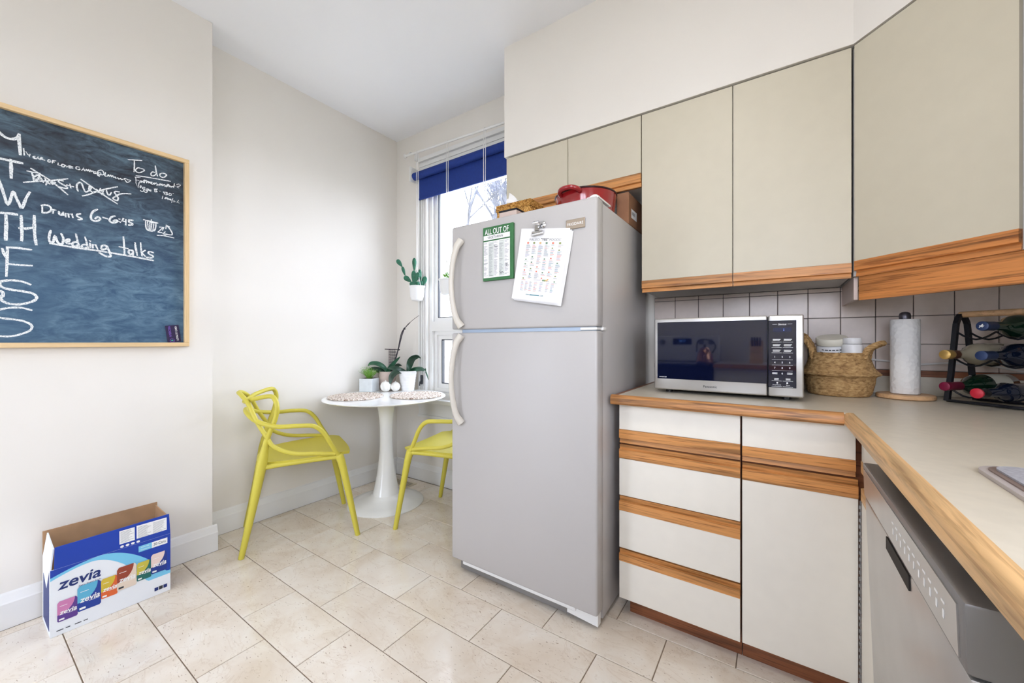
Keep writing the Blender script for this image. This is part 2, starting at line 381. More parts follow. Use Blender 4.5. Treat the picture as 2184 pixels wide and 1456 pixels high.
for k, (a, b_) in enumerate(((-2.734, -2.551),)):
    o = tile_mesh(b_-a-0.003, 0.9265-0.864-0.003).build('floor_tile', M['marble'], floor, world=False); o.location = Vector(((a+b_)/2, (0.9265+0.864)/2, 0))-floor.location
struct(MB().box(-2.95, XR+0.1, YB-0.1, 2.55, ZC, ZC+0.1).build('ceiling', M['ceil']))
struct(MB().box(-2.95, XL, YB-0.1, YJ, 0, ZC).build('wall_left', M['wall']))
struct(MB().box(-2.95, XN, YJ, 2.55, 0, ZC).build('wall_nook', M['wall']))
GX0, GX1, GZ = -2.46, -1.88, 2.08                          # unseen glazed door, added behind the camera to let in fill light
struct(MB().box(-2.95, GX0, YB-0.1, YB, 0, ZC).box(GX1, -0.50, YB-0.1, YB, 0, ZC).box(-0.50, 0.80, YB-0.1, YB, 0, 1.38).box(-0.50, 0.80, YB-0.1, YB, 2.42, ZC).box(0.80, XR+0.1, YB-0.1, YB, 0, ZC).box(GX0, GX1, YB-0.1, YB, GZ, ZC).build('wall_back', M['wall']))
w3 = struct(frame_xz0(-0.50, 0.80, 1.38, 2.42, YB-0.09, YB+0.02, 0.05).box(0.125, 0.175, YB-0.09, YB+0.0, 1.43, 2.37).build('window_added_back', M['trim']))  # unseen back window, added to brighten drawer fronts, tiles and worktop
MB().box(-0.45, 0.75, YB-0.050, YB-0.044, 1.43, 2.37).build('window_pane', M['pane'], w3)
gd = struct(MB().box(GX0, GX0+0.06, YB-0.09, YB+0.02, 0, GZ).box(GX1-0.06, GX1, YB-0.09, YB+0.02, 0, GZ).box(GX0+0.06, GX1-0.06, YB-0.09, YB+0.02, GZ-0.06, GZ).box(GX0+0.06, GX1-0.06, YB-0.09, YB+0.02, 0, 0.10).build('door_added_fill', M['trim']))
MB().box(GX0+0.06, GX1-0.06, YB-0.050, YB-0.044, 0.10, GZ-0.06).build('added_door_pane', M['pane'], gd)
WX0, WX1, WZ0, WZ1 = -2.36, -1.47, 0.69, 2.47            # window opening
b = MB(); b.box(XN, WX0, YW, 2.52, 0, ZC); b.box(WX1, XR+0.1, YW, 2.52, 0, ZC); b.box(WX0, WX1, YW, 2.52, 0, WZ0); b.box(WX0, WX1, YW, 2.52, WZ1, ZC)
struct(b.build('wall_window', M['wall']))
RY0, RY1, RZ0, RZ1 = -0.55, 0.30, 1.10, 2.15             # side window added over the sink for fill light, out of view
b = MB(); b.box(XR, XR+0.1, YB, RY0, 0, ZC); b.box(XR, XR+0.1, RY1, YW, 0, ZC); b.box(XR, XR+0.1, RY0, RY1, 0, RZ0); b.box(XR, XR+0.1, RY0, RY1, RZ1, ZC)
struct(b.build('wall_right', M['wall']))
b = MB()
for y0, y1, z0, z1 in ((RY0, RY0+0.05, RZ0, RZ1), (RY1-0.05, RY1, RZ0, RZ1), (RY0, RY1, RZ0, RZ0+0.05), (RY0, RY1, RZ1-0.05, RZ1), (-0.15, -0.10, RZ0, RZ1)): b.box(XR+0.02, XR+0.08, y0, y1, z0, z1)
wr_ = struct(b.build('window_added_side', M['trim']))
# soffit above the wall cabinets, running diagonally across the corner
SO = [(-1.342, 1.893), (0.236, 1.893), (0.534, 1.576), (0.534, YB), (XR, YB), (XR, YW), (-1.342, YW)]
struct(MB().prism(SO, lambda a, b_, t: (a, b_, 2.247+t*(ZC-2.247))).build('wall_soffit', M['wall']))
# baseboards
def skirting(name, path, nrm):
    """straight board; path two floor points, nrm outward normal"""
    (xa, ya), (xb, yb) = path; nx, ny = nrm
    prof = [(0, 0), (0.020, 0), (0.020, 0.100), (0.017, 0.106), (0.008, 0.134), (0, 0.140)]
    b = MB(); b.prism(prof, lambda a, z, t: (xa+(xb-xa)*t+nx*a, ya+(yb-ya)*t+ny*a, z))
    return struct(b.build(name, M['trim']))
skirting('baseboard_left', ((XL, YB), (XL, YJ+0.020)), (1, 0))
skirting('baseboard_return', ((XL-0.001, YJ), (XN+0.021, YJ)), (0, 1))
skirting('baseboard_nook', ((XN, YJ+0.02), (XN, YW)), (1, 0))
skirting('baseboard_window', ((XN+0.02, YW), (-1.2, YW)), (0, -1))

# ---- window: casing, sashes, panes, sill
win = struct(MB().box(WX0, WX0+0.035, 2.262, 2.50, WZ0, WZ1).box(WX1-0.035, WX1, 2.262, 2.50, WZ0, WZ1).box(WX0, WX1, 2.262, 2.50, WZ1-0.035, WZ1).box(WX0+0.035, WX1-0.035, 2.262, 2.50, 1.235, 1.312).box(WX0, WX1, 2.262, 2.52, WZ0, WZ0+0.05).build('window_1', M['trim']))
def frame_xz(x0, x1, z0, z1, y0, y1, t):
    return MB().box(x0, x0+t, y0, y1, z0, z1).box(x1-t, x1, y0, y1, z0, z1).box(x0+t, x1-t, y0, y1, z0, z0+t).box(x0+t, x1-t, y0, y1, z1-t, z1)
ia, ib = WX0+0.036, WX1-0.036
frame_xz(ia, ib, 1.313, WZ1-0.036, 2.285, 2.325, 0.030).build('upper_sash', M['trim'], win)
frame_xz(ia+0.030, ib-0.030, 1.343, WZ1-0.066, 2.295, 2.320, 0.006).build('glazing_gasket', M['black'], win)
MB().box(ia+0.030, ib-0.030, 2.305, 2.311, 1.343, WZ1-0.066).build('window_pane', M['pane'], win)
frame_xz(ia, ib, 0.742, 1.233, 2.285, 2.325, 0.030).build('lower_sash', M['trim'], win)
frame_xz(ia+0.030, ib-0.030, 0.772, 1.203, 2.300, 2.335, 0.036).build('lower_sash_inner', M['trim'], win)
frame_xz(ia+0.066, ib-0.066, 0.808, 1.167, 2.302, 2.330, 0.006).build('glazing_gasket', M['black'], win)
MB().box(ia+0.066, ib-0.066, 2.313, 2.319, 0.808, 1.167).build('window_pane', M['pane'], win)
def casing(name, x0, x1, z0, z1, vertical=True):
    b = MB(); y = YW
    if vertical:
        b.box(x0, x1, y-0.012, y, z0, z1); w_ = (x1-x0)
        for f0, f1, d in ((0.0, 0.16, 0.030), (0.24, 0.38, 0.020), (0.46, 0.60, 0.020), (0.68, 0.82, 0.020), (0.88, 1.0, 0.026)): b.box(x0+w_*f0, x0+w_*f1, y-d, y-0.012, z0, z1)
    else:
        b.box(x0, x1, y-0.012, y, z0, z1); h_ = z1-z0
        for f0, f1, d in ((0.0, 0.10, 0.022), (0.16, 0.26, 0.018), (0.32, 0.42, 0.018), (0.48, 0.58, 0.018), (0.64, 0.76, 0.020), (0.84, 1.0, 0.034)): b.box(x0, x1, y-d, y-0.012, z0+h_*f0, z0+h_*f1)
    return struct(b.build(name, M['trim']))
casing('trim_1', -2.452, WX0, 0.69, 2.47); casing('trim_2', WX1, -1.385, 0.69, 2.47); casing('trim_3', -2.452, -1.385, 2.47, 2.66, False)
struct(MB().rbox(-2.50, -1.36, 2.185, YW+0.006, 0.655, 0.690, 0.008).build('trim_4', M['trim']))
b = MB().box(-2.46, -1.385, YW-0.016, YW, 0.53, 0.655); b.box(-2.46, -1.385, YW-0.028, YW-0.016, 0.53, 0.55); b.box(-2.46, -1.385, YW-0.024, YW-0.016, 0.615, 0.655); struct(b.build('trim_5', M['trim']))
lt = MB().rbox(-2.405, -2.393, 2.205, 2.226, 0.80, 0.875, 0.003); lt.tube([(-2.399, 2.212, 0.835), (-2.399, 2.196, 0.82), (-2.399, 2.192, 0.79)], 0.005, 8)
tag(lt.build('window_latch', M['black']), 'small dark window latch on the casing beside the lower pane', 'latch')

# ---- roller blind
bl = thing('roller_blind', 'navy blue roller blind rolled most of the way up the window', 'blind', (-1.92, 2.175, 2.29))
rl = [(-2.455, 2.190, 2.500), (-1.395, 2.190, 2.500)]
MB().tube(rl, 0.030, 20).build('roller_tube', M['navy'], bl, smooth=True)
def fab(u, v):
    x = -2.425+u*1.02; return (x, 2.212+0.002*math.sin(u*9), 2.50-v*0.185)
f1 = MB().grid(fab, 20, 4); 
f1.grid(lambda u, v: (-1.405-u*1.02, 2.215+0.002*math.sin((1-u)*9), 2.50-v*0.185), 20, 4)
f1.build('blind_fabric', M['navy'], bl, smooth=True)
MB().rbox(-2.425, -1.405, 2.206, 2.219, 2.308, 2.322, 0.003).build('bottom_rail', M['navy'], bl)
for x in (-2.468, -1.388):
    b = MB().rbox(x-0.006, x+0.006, 2.150, 2.232, 2.455, 2.575, 0.004); b.tube([(x-0.010, 2.180, 2.500), (x+0.010, 2.180, 2.500)], 0.022, 18); b.tube([(x-0.012, 2.178, 2.55), (x+0.01, 2.178, 2.55)], 0.018, 18)
    b.build('end_bracket', M['trim'], bl, smooth=True)

# ---- curtain rod with hanging planters
rod = thing('curtain_rod', 'thin white curtain rod above the window carrying plant cords', 'rod', (-1.98, 2.15, 2.63))
MB().tube([(-2.515, 2.15, 2.672), (-1.395, 2.15, 2.628)], 0.0085, 12).build('rod_pole', M['trim'], rod, smooth=True)
for x, z in ((-2.49, 2.671), (-1.42, 2.629)):
    b = MB().rbox(x-0.010, x+0.010, 2.225, YW, z-0.012, z+0.055, 0.003); b.tube([(x, 2.235, z+0.04), (x, 2.17, z+0.03), (x, 2.15, z-0.004)], 0.006, 8)
    b.build('rod_bracket', M['trim'], rod, smooth=True)
MB().lathe([(0.0085, 0), (0.016, 0.004), (0.017, 0.012), (0.008, 0.02)], axis=((-2.513, 2.15, 2.672), (-1, 0, 0)), n=16).build('rod_finial', M['trim'], rod, smooth=True)
def planter(x, ztop, label, kind):
    zr = 2.672-(x+2.515)/1.12*0.044; y = 2.14; R = 0.062
    t = thing('hanging_planter', label, 'planter', (x, y, ztop-0.118), group='planters hung from the curtain rod')
    prof = [(0.030, -0.118), (0.042, -0.112), (0.052, -0.085), (0.056, -0.03), (0.058, -0.012), (R, -0.010), (R+0.002, 0.0), (0.057, 0.0), (0.054, -0.014), (0.0, -0.016)]
    MB().lathe(prof, (x, y, ztop), 36, cap=True).build('pot', M['glaze'], t, smooth=True)
    MB().lathe([(0.053, -0.015), (0.02, -0.010), (0.0, -0.010)], (x, y, ztop), 20, cap=False).build('soil', M['soil'], t)
    b = MB()
    for s in (-1, 1):
        top = (x+s*0.006, y+0.004+s*0.004, zr-0.006)
        b.tube([top, (x+s*0.006, y+0.002, ztop+0.14), (x+s*0.004, y, ztop+0.135)], 0.0022, 6)
        b.tube([(x+s*0.004, y, ztop+0.135), (x+s*0.055, y-s*0.012, ztop)], 0.002, 6)
    b.tube([(x, y-0.002, ztop+0.125), (x, y-0.002, ztop+0.145)], 0.006, 8)
    # loop round the rod
    b.tube([(x, 2.15+0.0115*math.cos(a), zr+0.0115*math.sin(a)) for a in [2*PI*k/12 for k in range(12)]], 0.0022, 6, closed=True)
    b.build('hanging_cord', M['cord'], t, smooth=True)
    return t
def pad(t, p, d, ln, wd, th=0.010, name='cactus_pad', mat='cactus'):
    d = Vector(d).normalized(); side = d.cross(Vector((0.56, -0.82, 0.0))).normalized(); nn = d.cross(side).normalized(); P0 = Vector(p); b = MB()
    prof = [(0.16, 0.0), (0.42, 0.12), (0.72, 0.32), (0.97, 0.58), (0.98, 0.74), (0.75, 0.90), (0.38, 0.98), (0.03, 1.0)]; n_ = 12; vs = []
    for r, u in prof:
        for k in range(n_):
            a = 2*PI*k/n_; vs.append(P0+d*(u*ln)+side*(r*wd/2*math.cos(a))+nn*(r*th*math.sin(a)))
    fs = [(i*n_+k, i*n_+(k+1) % n_, (i+1)*n_+(k+1) % n_, (i+1)*n_+k) for i in range(len(prof)-1) for k in range(n_)]+[tuple(range(n_)), tuple((len(prof)-1)*n_+k for k in range(n_))]
    b.add(vs, fs).build(name, M[mat], t, smooth=70)
px = -2.372; pz = 1.592
t = planter(px, pz, 'white hanging pot with a tall paddle cactus nearest the corner', 'cactus')
L_ = (-0.82, -0.57)          # leaning towards the corner, seen from the room
def off(a, z, q=0.0): return (px+a*0.83+q*0.5, 2.14+a*0.56-q*0.8, pz+z)
pad(t, off(-0.028, -0.012), (-0.30, -0.20, 1), 0.050, 0.042); pad(t, off(-0.046, 0.034), (-0.80, -0.5, 0.72), 0.072, 0.042); pad(t, off(-0.094, 0.082), (-0.26, -0.18, 1), 0.078, 0.026); pad(t, off(-0.118, 0.155), (-0.55, -0.38, 0.9), 0.070, 0.036)
pad(t, off(-0.016, -0.005, 0.012), (-0.05, -0.03, 1), 0.128, 0.042); pad(t, off(-0.018, 0.118, 0.012), (0.0, 0.0, 1), 0.105, 0.034); pad(t, off(0.000, 0.035, 0.02), (0.22, 0.14, 1), 0.075, 0.040)
pad(t, off(0.026, -0.01, -0.01), (0.05, 0, 1), 0.055, 0.036); pad(t, off(0.036, 0.0, -0.02), (0.30, 0.2, 1), 0.085, 0.044); pad(t, off(0.02, 0.04, -0.03), (-0.1, 0, 1), 0.10, 0.030); pad(t, off(0.006, -0.01, 0.02), (0.1, 0.05, 1), 0.045, 0.034)
t2 = planter(-2.045, 1.617, 'white hanging pot half hidden behind the fridge edge', 'herb')
def sprig_cluster(t, c, n_, spread, hgt, mat, lw=0.009, ll=0.03, name='foliage'):
    b = MB(); rnd = random.Random(int(abs(c[0])*1e4))
    for i in range(n_):
        a = rnd.uniform(0, 2*PI); rr = rnd.uniform(0, 0.35)*spread; tilt = rnd.uniform(0.1, 1.0); h_ = hgt*rnd.uniform(0.5, 1.0)*(1.15-0.5*tilt)
        p0 = Vector((c[0]+rr*math.cos(a), c[1]+rr*math.sin(a), c[2])); tip = p0+Vector((spread*tilt*math.cos(a), spread*tilt*math.sin(a), h_))
        b.tube([p0, p0*0.45+tip*0.55+Vector((0, 0, 0.2*h_)), tip], [0.0011, 0.0009, 0.0005], 4)
        for q in range(4):
            u = 0.45+0.18*q; o = p0*(1-u)+tip*u+Vector((0, 0, 0.12*h_)); az = rnd.uniform(0, 2*PI); d = Vector((math.cos(az), math.sin(az), rnd.uniform(0.1, 0.9))).normalized()
            s_ = d.cross(Vector((0, 0, 1))).normalized()*lw/2; up = Vector((0, 0, 0.0016)); l_ = ll*rnd.uniform(0.6, 1)
            v = [o, o+d*l_*0.5+s_, o+d*l_, o+d*l_*0.5-s_, o+d*l_*0.5+up]
            b.add(v, [(0,1,4), (1,2,4), (2,3,4), (3,0,4), (0,3,2,1)])
    o = b.build(name, M[mat], t); o['kind'] = 'stuff'; return o
sprig_cluster(t2, (-2.045, 2.14, 1.607), 22, 0.05, 0.055, 'herb', 0.014, 0.026)
t3 = planter(-1.690, 1.60, 'cords of a planter hung in front of the window by the cupboards', 'herb')
sprig_cluster(t3, (-1.690, 2.14, 1.590), 14, 0.05, 0.05, 'herb', 0.014, 0.026)

# ---- outside the window: yard, house, bare trees
yard = MB().box(-30, 25, 2.6, 40, -1.3, -1.2).box(-30, 25, -25, -1.7, -1.3, -1.2).box(1.1, 25, -1.7, 2.6, -1.3, -1.2).build('yard', M['yard']); struct(yard)
hs = thing('neighbouring_house', 'pale sided house across the yard beyond the window', 'house', (-9, 15, -1.2))
MB().box(-16, -3.5, 15, 22, -1.2, 1.15).build('house_wall', M['siding'], hs)
b = MB(); b.prism([(14.6, 1.15), (22.4, 1.15), (18.5, 2.3)], lambda a, z, t_: (-16.3+t_*13.1, a, z)); b.build('house_roof', P('grey_shingle', (150, 152, 158), 0.9), hs)
for x in (-13.5, -10.4, -7.3, -5.0):
    f = MB().box(x-0.5, x+0.5, 14.95, 15.0, -0.6, 0.5).build('house_window', M['trim'], hs); MB().box(x-0.42, x+0.42, 14.94, 14.95, -0.52, 0.42).build('window_pane', M['steel_dark'], f)
def bare_tree(loc, h, seed, label, lean=0.0):
    rnd = random.Random(seed); t = thing('bare_tree', label, 'tree', loc, group='bare winter trees outside the window'); tr_, br_ = MB(), MB()
    def grow(p, d, ln, r, lev):
        pts = [Vector(p)]; rr = [r]; dd = Vector(d); seg = 5 if lev < 3 else 3
        for i in range(seg):
            dd = (dd+Vector((rnd.uniform(-1, 1), rnd.uniform(-1, 1), rnd.uniform(-0.4, 0.7)))*(0.10+0.05*lev)).normalized(); pts.append(pts[-1]+dd*(ln/seg)); rr.append(r*(1-0.42*(i+1)/seg))
        (tr_ if lev == 0 else br_).tube(pts, rr, 8 if lev < 2 else (5 if lev < 4 else 3))
        if lev >= 5: return
        nb = (4, 4, 4, 4, 3)[lev]
        for k in range(nb):
            u = rnd.uniform(0.42, 1.0) if lev == 0 else rnd.uniform(0.25, 1.0); i = min(seg-1, int(u*seg)); q = pts[i].lerp(pts[i+1], u*seg-i)
            az = rnd.uniform(0, 2*PI); sp = rnd.uniform(0.35, 0.85); nd = (dd+Vector((math.cos(az)*sp, math.sin(az)*sp, rnd.uniform(-0.1, 0.5)))).normalized()
            grow(q, nd, ln*rnd.uniform(0.52, 0.74), rr[i]*rnd.uniform(0.5, 0.68), lev+1)
    grow((0, 0, 0), (lean, 0, 1), h*0.45, h*0.021, 0)
    tr_.build('trunk', M['bark'], t, smooth=60, world=False); br_.build('branches', M['bark'], t, smooth=60, world=False)['kind'] = 'stuff'
bare_tree((-4.6, 6.6, -1.2), 8.5, 3, 'bare forked tree nearest the window, left of the others', 0.15)
bare_tree((-4.9, 9.2, -1.2), 10.0, 11, 'tall bare tree standing in the middle distance outside', -0.05)
bare_tree((-4.0, 8.4, -1.2), 9.0, 23, 'bare tree seen between the two rightmost plant cords', 0.05)
bare_tree((-7.1, 7.7, -1.2), 8.0, 47, 'bare tree seen low through the narrow side of the window', 0.1)
bare_tree((-8.2, 12.2, -1.2), 9.5, 31, 'slim bare tree farthest back beside the house', 0.0)

# ================================================================== CABINETS
def door_xz(root, x0, x1, z0, z1, yf, mat, pull, th=0.019, name='door'):
    """slab door facing -Y with an oak pull strip: pull = ('bottom'|'top', height)"""
    d = None; side, ph = pull; e = 0.0016
    if side == 'bottom': pz0, pz1, sz0, sz1 = z0, z0+ph, z0+ph, z1
    elif side == 'top': pz0, pz1, sz0, sz1 = z1-ph, z1, z0, z1-ph
    d = MB().rbox(x0+e, x1-e, yf, yf+th, sz0, sz1, 0.0012, 1).build(name, mat, root)
    if side: 
        b = MB(); c = (pz0+(pz1-pz0)*0.36) if side == 'bottom' else (pz1-(pz1-pz0)*0.36)
        if side == 'bottom':
            prof = [(yf-0.002, pz1), (yf-0.002, c), (yf+0.009, c-0.003), (yf+0.006, pz0), (yf+th, pz0), (yf+th, pz1)]
        else:
            prof = [(yf-0.002, pz0), (yf+th, pz0), (yf+th, pz1), (yf+0.006, pz1), (yf+0.009, c+0.003), (yf-0.002, c)]
        b.prism(prof, lambda a, z, t_: (x0+e+(x1-x0-2*e)*t_, a, z)); b.build('oak_pull', M['oakx'], d)
    return d
# over the fridge
c1 = thing('wall_cabinet', 'short cream wall cupboard above the fridge with oak edged doors', 'cabinet', (-0.93, 2.08, 1.90))
MB().box(-1.330, -0.541, 1.922, YW-0.002, 1.904, 2.240).build('carcass', M['carcass'], c1)
MB().box(-1.334, -1.318, 1.906, YW-0.003, 1.902, 2.2405).build('side_panel', M['cream'], c1)
for x0, x1 in ((-1.317, -0.928), (-0.928, -0.538)): door_xz(c1, x0, x1, 1.898, 2.240, 1.900, M['cream'], ('bottom', 0.066))
# tall pair
c2 = thing('wall_cabinet', 'tall two door cream wall cupboard above the microwave', 'cabinet', (-0.15, 2.08, 1.39))
MB().box(-0.534, 0.230, 1.922, YW-0.010, 1.392, 2.240).build('carcass', M['carcass'], c2)
for x0, x1 in ((-0.537, -0.153), (-0.153, 0.233)): door_xz(c2, x0, x1, 1.386, 2.240, 1.900, M['cream'], ('bottom', 0.055))
# diagonal corner cupboard; local frame: u along the front, v into the corner
DU, DV = Vector((0.6855, -0.7281, 0)), Vector((0.7281, 0.6855, 0)); D0 = Vector((0.236, 1.898, 0))
def dg(u, v, z): p = D0+DU*u+DV*v; return (p.x, p.y, z)
def dbox(b, u0, u1, v0, v1, z0, z1):
    o = MB().box(u0, u1, v0, v1, z0, z1); b.add([dg(*p) for p in o.v], o.f); return b
def diag(o, root): o.location = D0-root.location; o.rotation_euler = (0, 0, math.atan2(DU.y, DU.x)); return o
c3 = thing('wall_cabinet', 'diagonal cream corner cupboard with a wide oak pull', 'cabinet', (0.45, 1.9, 1.39))
b = MB(); b.prism([(0.2385, 1.915), (0.545, 1.590), (XR-0.004, 1.590), (XR-0.004, YW-0.010), (0.2385, YW-0.010)], lambda a, c, t_: (a, c, 1.392+t_*0.848)); b.build('carcass', M['carcass'], c3)
dd_ = dbox(MB(), 0.004, 0.424, 0.0, 0.012, 1.446, 2.240).build('door', M['cream'], c3)
b = MB(); prof = [(-0.002, 1.446), (-0.002, 1.411), (0.009, 1.408), (0.006, 1.389), (0.012, 1.389), (0.012, 1.446)]
b.prism(prof, lambda v, z, t_: (0.004+0.42*t_, v, z)); diag(b.build('oak_pull', M['oakv'], dd_, world=False), c3)
# light valance under it
vl = thing('light_valance', 'deep oak valance board hanging under the corner cupboard', 'valance', (0.40, 1.95, 1.30))
b = MB(); prof = [(0.014, 1.302), (0.030, 1.302), (0.030, 1.390), (0.014, 1.390)]
b.prism(prof, lambda v, z, t_: (0.008+0.44*t_, v, z)); diag(b.build('front_board', M['oakv'], vl, world=False), vl)
MB().box(0.2405, 0.252, 1.925, YW-0.012, 1.306, 1.3905).build('side_board', M['taupe'], vl)  # taupe in place of oak: this side's shade put into its colour
c4 = thing('wall_cabinet', 'cream wall cupboard at the right edge beyond the corner cupboard', 'cabinet', (0.72, 1.2, 1.39))
MB().box(0.556, XR-0.004, 0.74, 1.583, 1.392, 2.240).build('carcass', M['carcass'], c4)
for y0, y1 in ((1.168, 1.572), (0.742, 1.164)):
    d = MB().box(0.535, 0.554, y0, y1, 1.446, 2.240).build('door', M['cream'], c4)
    b = MB(); b.prism([(0.533, 1.446), (0.533, 1.411), (0.544, 1.408), (0.541, 1.389), (0.554, 1.389), (0.554, 1.446)], lambda a, z, t_: (a, y0+(y1-y0)*t_, z)); b.build('oak_pull', M['oaky'], d)

# base units
YF = 1.595
u1 = thing('drawer_unit', 'white four drawer base unit with oak pull strips beside the fridge', 'drawers', (-0.32, 1.9, 0))
MB().box(-0.545, -0.104, YF+0.022, YW-0.01, 0.085, 0.892).build('carcass', M['oakd'], u1)
MB().box(-0.515, -0.104, 1.655, 1.675, 0.0, 0.084).build('toe_kick', M['oakd'], u1)
for z0, z1, pull in ((0.728, 0.893, ('bottom', 0.057)), (0.511, 0.721, ('top', 0.056)), (0.293, 0.506, ('top', 0.058)), (0.083, 0.285, ('top', 0.047))): door_xz(u1, -0.544, -0.104, z0, z1, YF, M['white_lam'], pull, name='drawer')
u2 = thing('corner_unit', 'white corner base unit with one drawer and a folding door', 'cabinet', (0.2, 1.9, 0))
b = MB(); b.prism([(-0.101, YF+0.022), (0.236, YF+0.022), (0.236, 1.315), (0.86, 1.315), (0.86, YW-0.01), (-0.101, YW-0.01)], lambda a, c, t_: (a, c, 0.085+t_*0.807)); b.build('carcass', M['oakd'], u2)
MB().box(-0.101, 0.27, 1.655, 1.675, 0.0, 0.084).box(0.255, 0.27, 1.31, 1.655, 0, 0.084).build('toe_kick', M['oakd'], u2)
door_xz(u2, -0.101, 0.206, 0.728, 0.893, YF, M['white_lam'], ('bottom', 0.053), name='drawer')
dl = door_xz(u2, -0.101, 0.212, 0.085, 0.721, YF, M['white_lam'], ('top', 0.058))
# second leaf of the folding door, facing -X
e1 = MB().box(0.2165, 0.2355, 1.318, 1.586, 0.085, 0.663).build('door', M['white_lam'], u2)
MB().prism([(0.2145, 0.663), (0.2145, 0.700), (0.226, 0.703), (0.223, 0.721), (0.2355, 0.721), (0.2355, 0.663)], lambda a, z, t_: (a, 1.318+0.268*t_, z)).build('oak_pull', M['oaky'], e1)
f2 = MB().box(0.2165, 0.2355, 1.318, 1.586, 0.785, 0.893).build('false_drawer', M['white_lam'], u2)
MB().prism([(0.2145, 0.785), (0.2145, 0.750), (0.226, 0.747), (0.223, 0.728), (0.2355, 0.728), (0.2355, 0.785)], lambda a, z, t_: (a, 1.318+0.268*t_, z)).build('oak_pull', M['oaky'], f2)
b = MB(); b.box(0.2125, 0.2160, 1.588, 1.592, 0.09, 0.66)
for k in range(28): b.tube([(0.2142, 1.590, 0.095+k*0.020), (0.2142, 1.590, 0.106+k*0.020)], 0.0034, 8)
b.build('piano_hinge', M['steel_dark'], u2)
u3 = thing('sink_unit', 'white base unit beyond the dishwasher under the counter', 'cabinet', (0.55, 0.1, 0))
MB().box(0.258, 0.86, -0.60, 0.655, 0.085, 0.892).build('carcass', M['carcass'], u3)
for y0, y1 in ((0.235, 0.652), (-0.18, 0.232), (-0.60, -0.184)): MB().box(0.240, 0.257, y0, y1, 0.09, 0.89).build('door', M['white_lam'], u3)

# worktop
wt = thing('worktop', 'beige laminate worktop with oak edging running round the corner', 'worktop', (0.2, 1.6, 0.895))
b = MB(); b.prism([(-0.541, 1.572), (0.196, 1.572), (0.196, -0.62), (XR-0.003, -0.62), (XR-0.003, YW-0.003), (-0.541, YW-0.003)], lambda a, c, t_: (a, c, 0.895+t_*0.035)); b.build('laminate_top', M['counter'], wt)
pr = [(0, 0.893), (-0.018, 0.893), (-0.024, 0.899), (-0.024, 0.921), (-0.018, 0.929), (-0.010, 0.931), (0, 0.931)]
b = MB(); b.prism(pr[::-1], lambda a, z, t_: (-0.564+t_*0.736, 1.572+a, z)); b.build('front_edging', M['oakx'], wt, smooth=40)
b = MB(); b.prism(pr, lambda a, z, t_: (0.196+a, -0.62+t_*2.192, z)); b.build('side_edging', M['oaky'], wt, smooth=40)
b = MB(); b.prism(pr, lambda a, z, t_: (-0.541+a, 1.572+t_*0.675, z)); b.build('end_edging', M['oakd'], wt, smooth=40)

# backsplash: laminate upstand, oak strip, tiles
bs = struct(MB().box(-0.562, XR-0.004, YW-0.0075, YW-0.0005, 0.932, 1.391).build('wall_backsplash', M['tgrout']))
MB().box(-0.562, XR-0.005, YW-0.014, YW-0.0076, 0.9315, 1.006).build('upstand', M['counter'], bs)
MB().box(-0.562, XR-0.005, YW-0.017, YW-0.0076, 1.006, 1.030).build('oak_strip', M['oakd'], bs)
tp = 0.1149; xs = [0.121+tp*k for k in range(-7, 8)]; zs = [1.024, 1.1394, 1.2550, 1.3706, 1.486]; bcache = {}
for i in range(len(xs)-1):
    for j in range(4):
        a, b_, c_, d_ = max(xs[i], -0.562), min(xs[i+1], XR-0.006), max(zs[j], 1.031), min(zs[j+1], 1.390)
        if b_-a < 0.01 or d_-c_ < 0.008: continue
        wd, hd = round(b_-a-0.0026, 4), round(d_-c_-0.0026, 4); key = (wd, hd)
        if key not in bcache:
            o = MB().rbox(-wd/2, wd/2, -0.0035, 0.0035, -hd/2, hd/2, 0.0015, 1).build('wall_tile', M['tile'], bs, world=False); bcache[key] = o.data
        else: o = bpy.data.objects.new('wall_tile', bcache[key]); C.objects.link(o); o.parent = bs
        o.location = Vector(((a+b_)/2, YW-0.0100, (c_+d_)/2))-bs.location
# ================================================================== FRIDGE
FX0, FX1, FYd = -1.345, -0.577, 1.440
fr = thing('fridge', 'large off white fridge with freezer on top and curved handles', 'fridge', (-0.96, 1.8, 0))
MB().rbox(FX0+0.004, FX1-0.004, 1.512, 2.140, 0.022, 1.712, 0.006).build('cabinet_body', M['fridge'], fr, smooth=True)
MB().rbox(FX0, FX1, FYd, 1.506, 1.209, 1.720, 0.010, 3).build('freezer_door', M['fridge'], fr, smooth=True)
MB().rbox(FX0, FX1, FYd, 1.506, 0.070, 1.193, 0.010, 3).build('fridge_door', M['fridge'], fr, smooth=True)
MB().box(FX0+0.06, FX1-0.010, 1.455, 1.510, 1.1935, 1.2085).build('divider_strip', P('pale_blue_steel', (168, 182, 200), 0.4, 0.2), fr)
b = MB().rbox(FX1-0.075, FX1-0.004, 1.446, 1.500, 1.1955, 1.2065, 0.003); b.rbox(FX1-0.030, FX1+0.004, 1.495, 1.530, 1.1945, 1.2075, 0.003); b.build('middle_hinge', M['trim'], fr, smooth=True)
b = MB(); b.prism([(FX1-0.052, 1.462), (FX1-0.004, 1.462), (FX1-0.004, 1.600), (FX1-0.020, 1.600), (FX1-0.052, 1.520)], lambda a, c, t_: (a, c, 1.7205+0.007*t_)); b.lathe([(0.020, 0), (0.020, 0.006), (0.012, 0.012), (0, 0.013)], (FX1-0.028, 1.484, 1.727), 18); b.build('top_hinge_cover', M['trim'], fr, smooth=True)
MB().box(FX0+0.03, FX1-0.03, 1.478, 1.512, 0.012, 0.066).build('kick_grille', M['steel_dark'], fr)
MB().rbox(FX0+0.06, FX1-0.10, 1.455, 1.478, 0.048, 0.066, 0.004).build('grille_lip', M['trim'], fr)
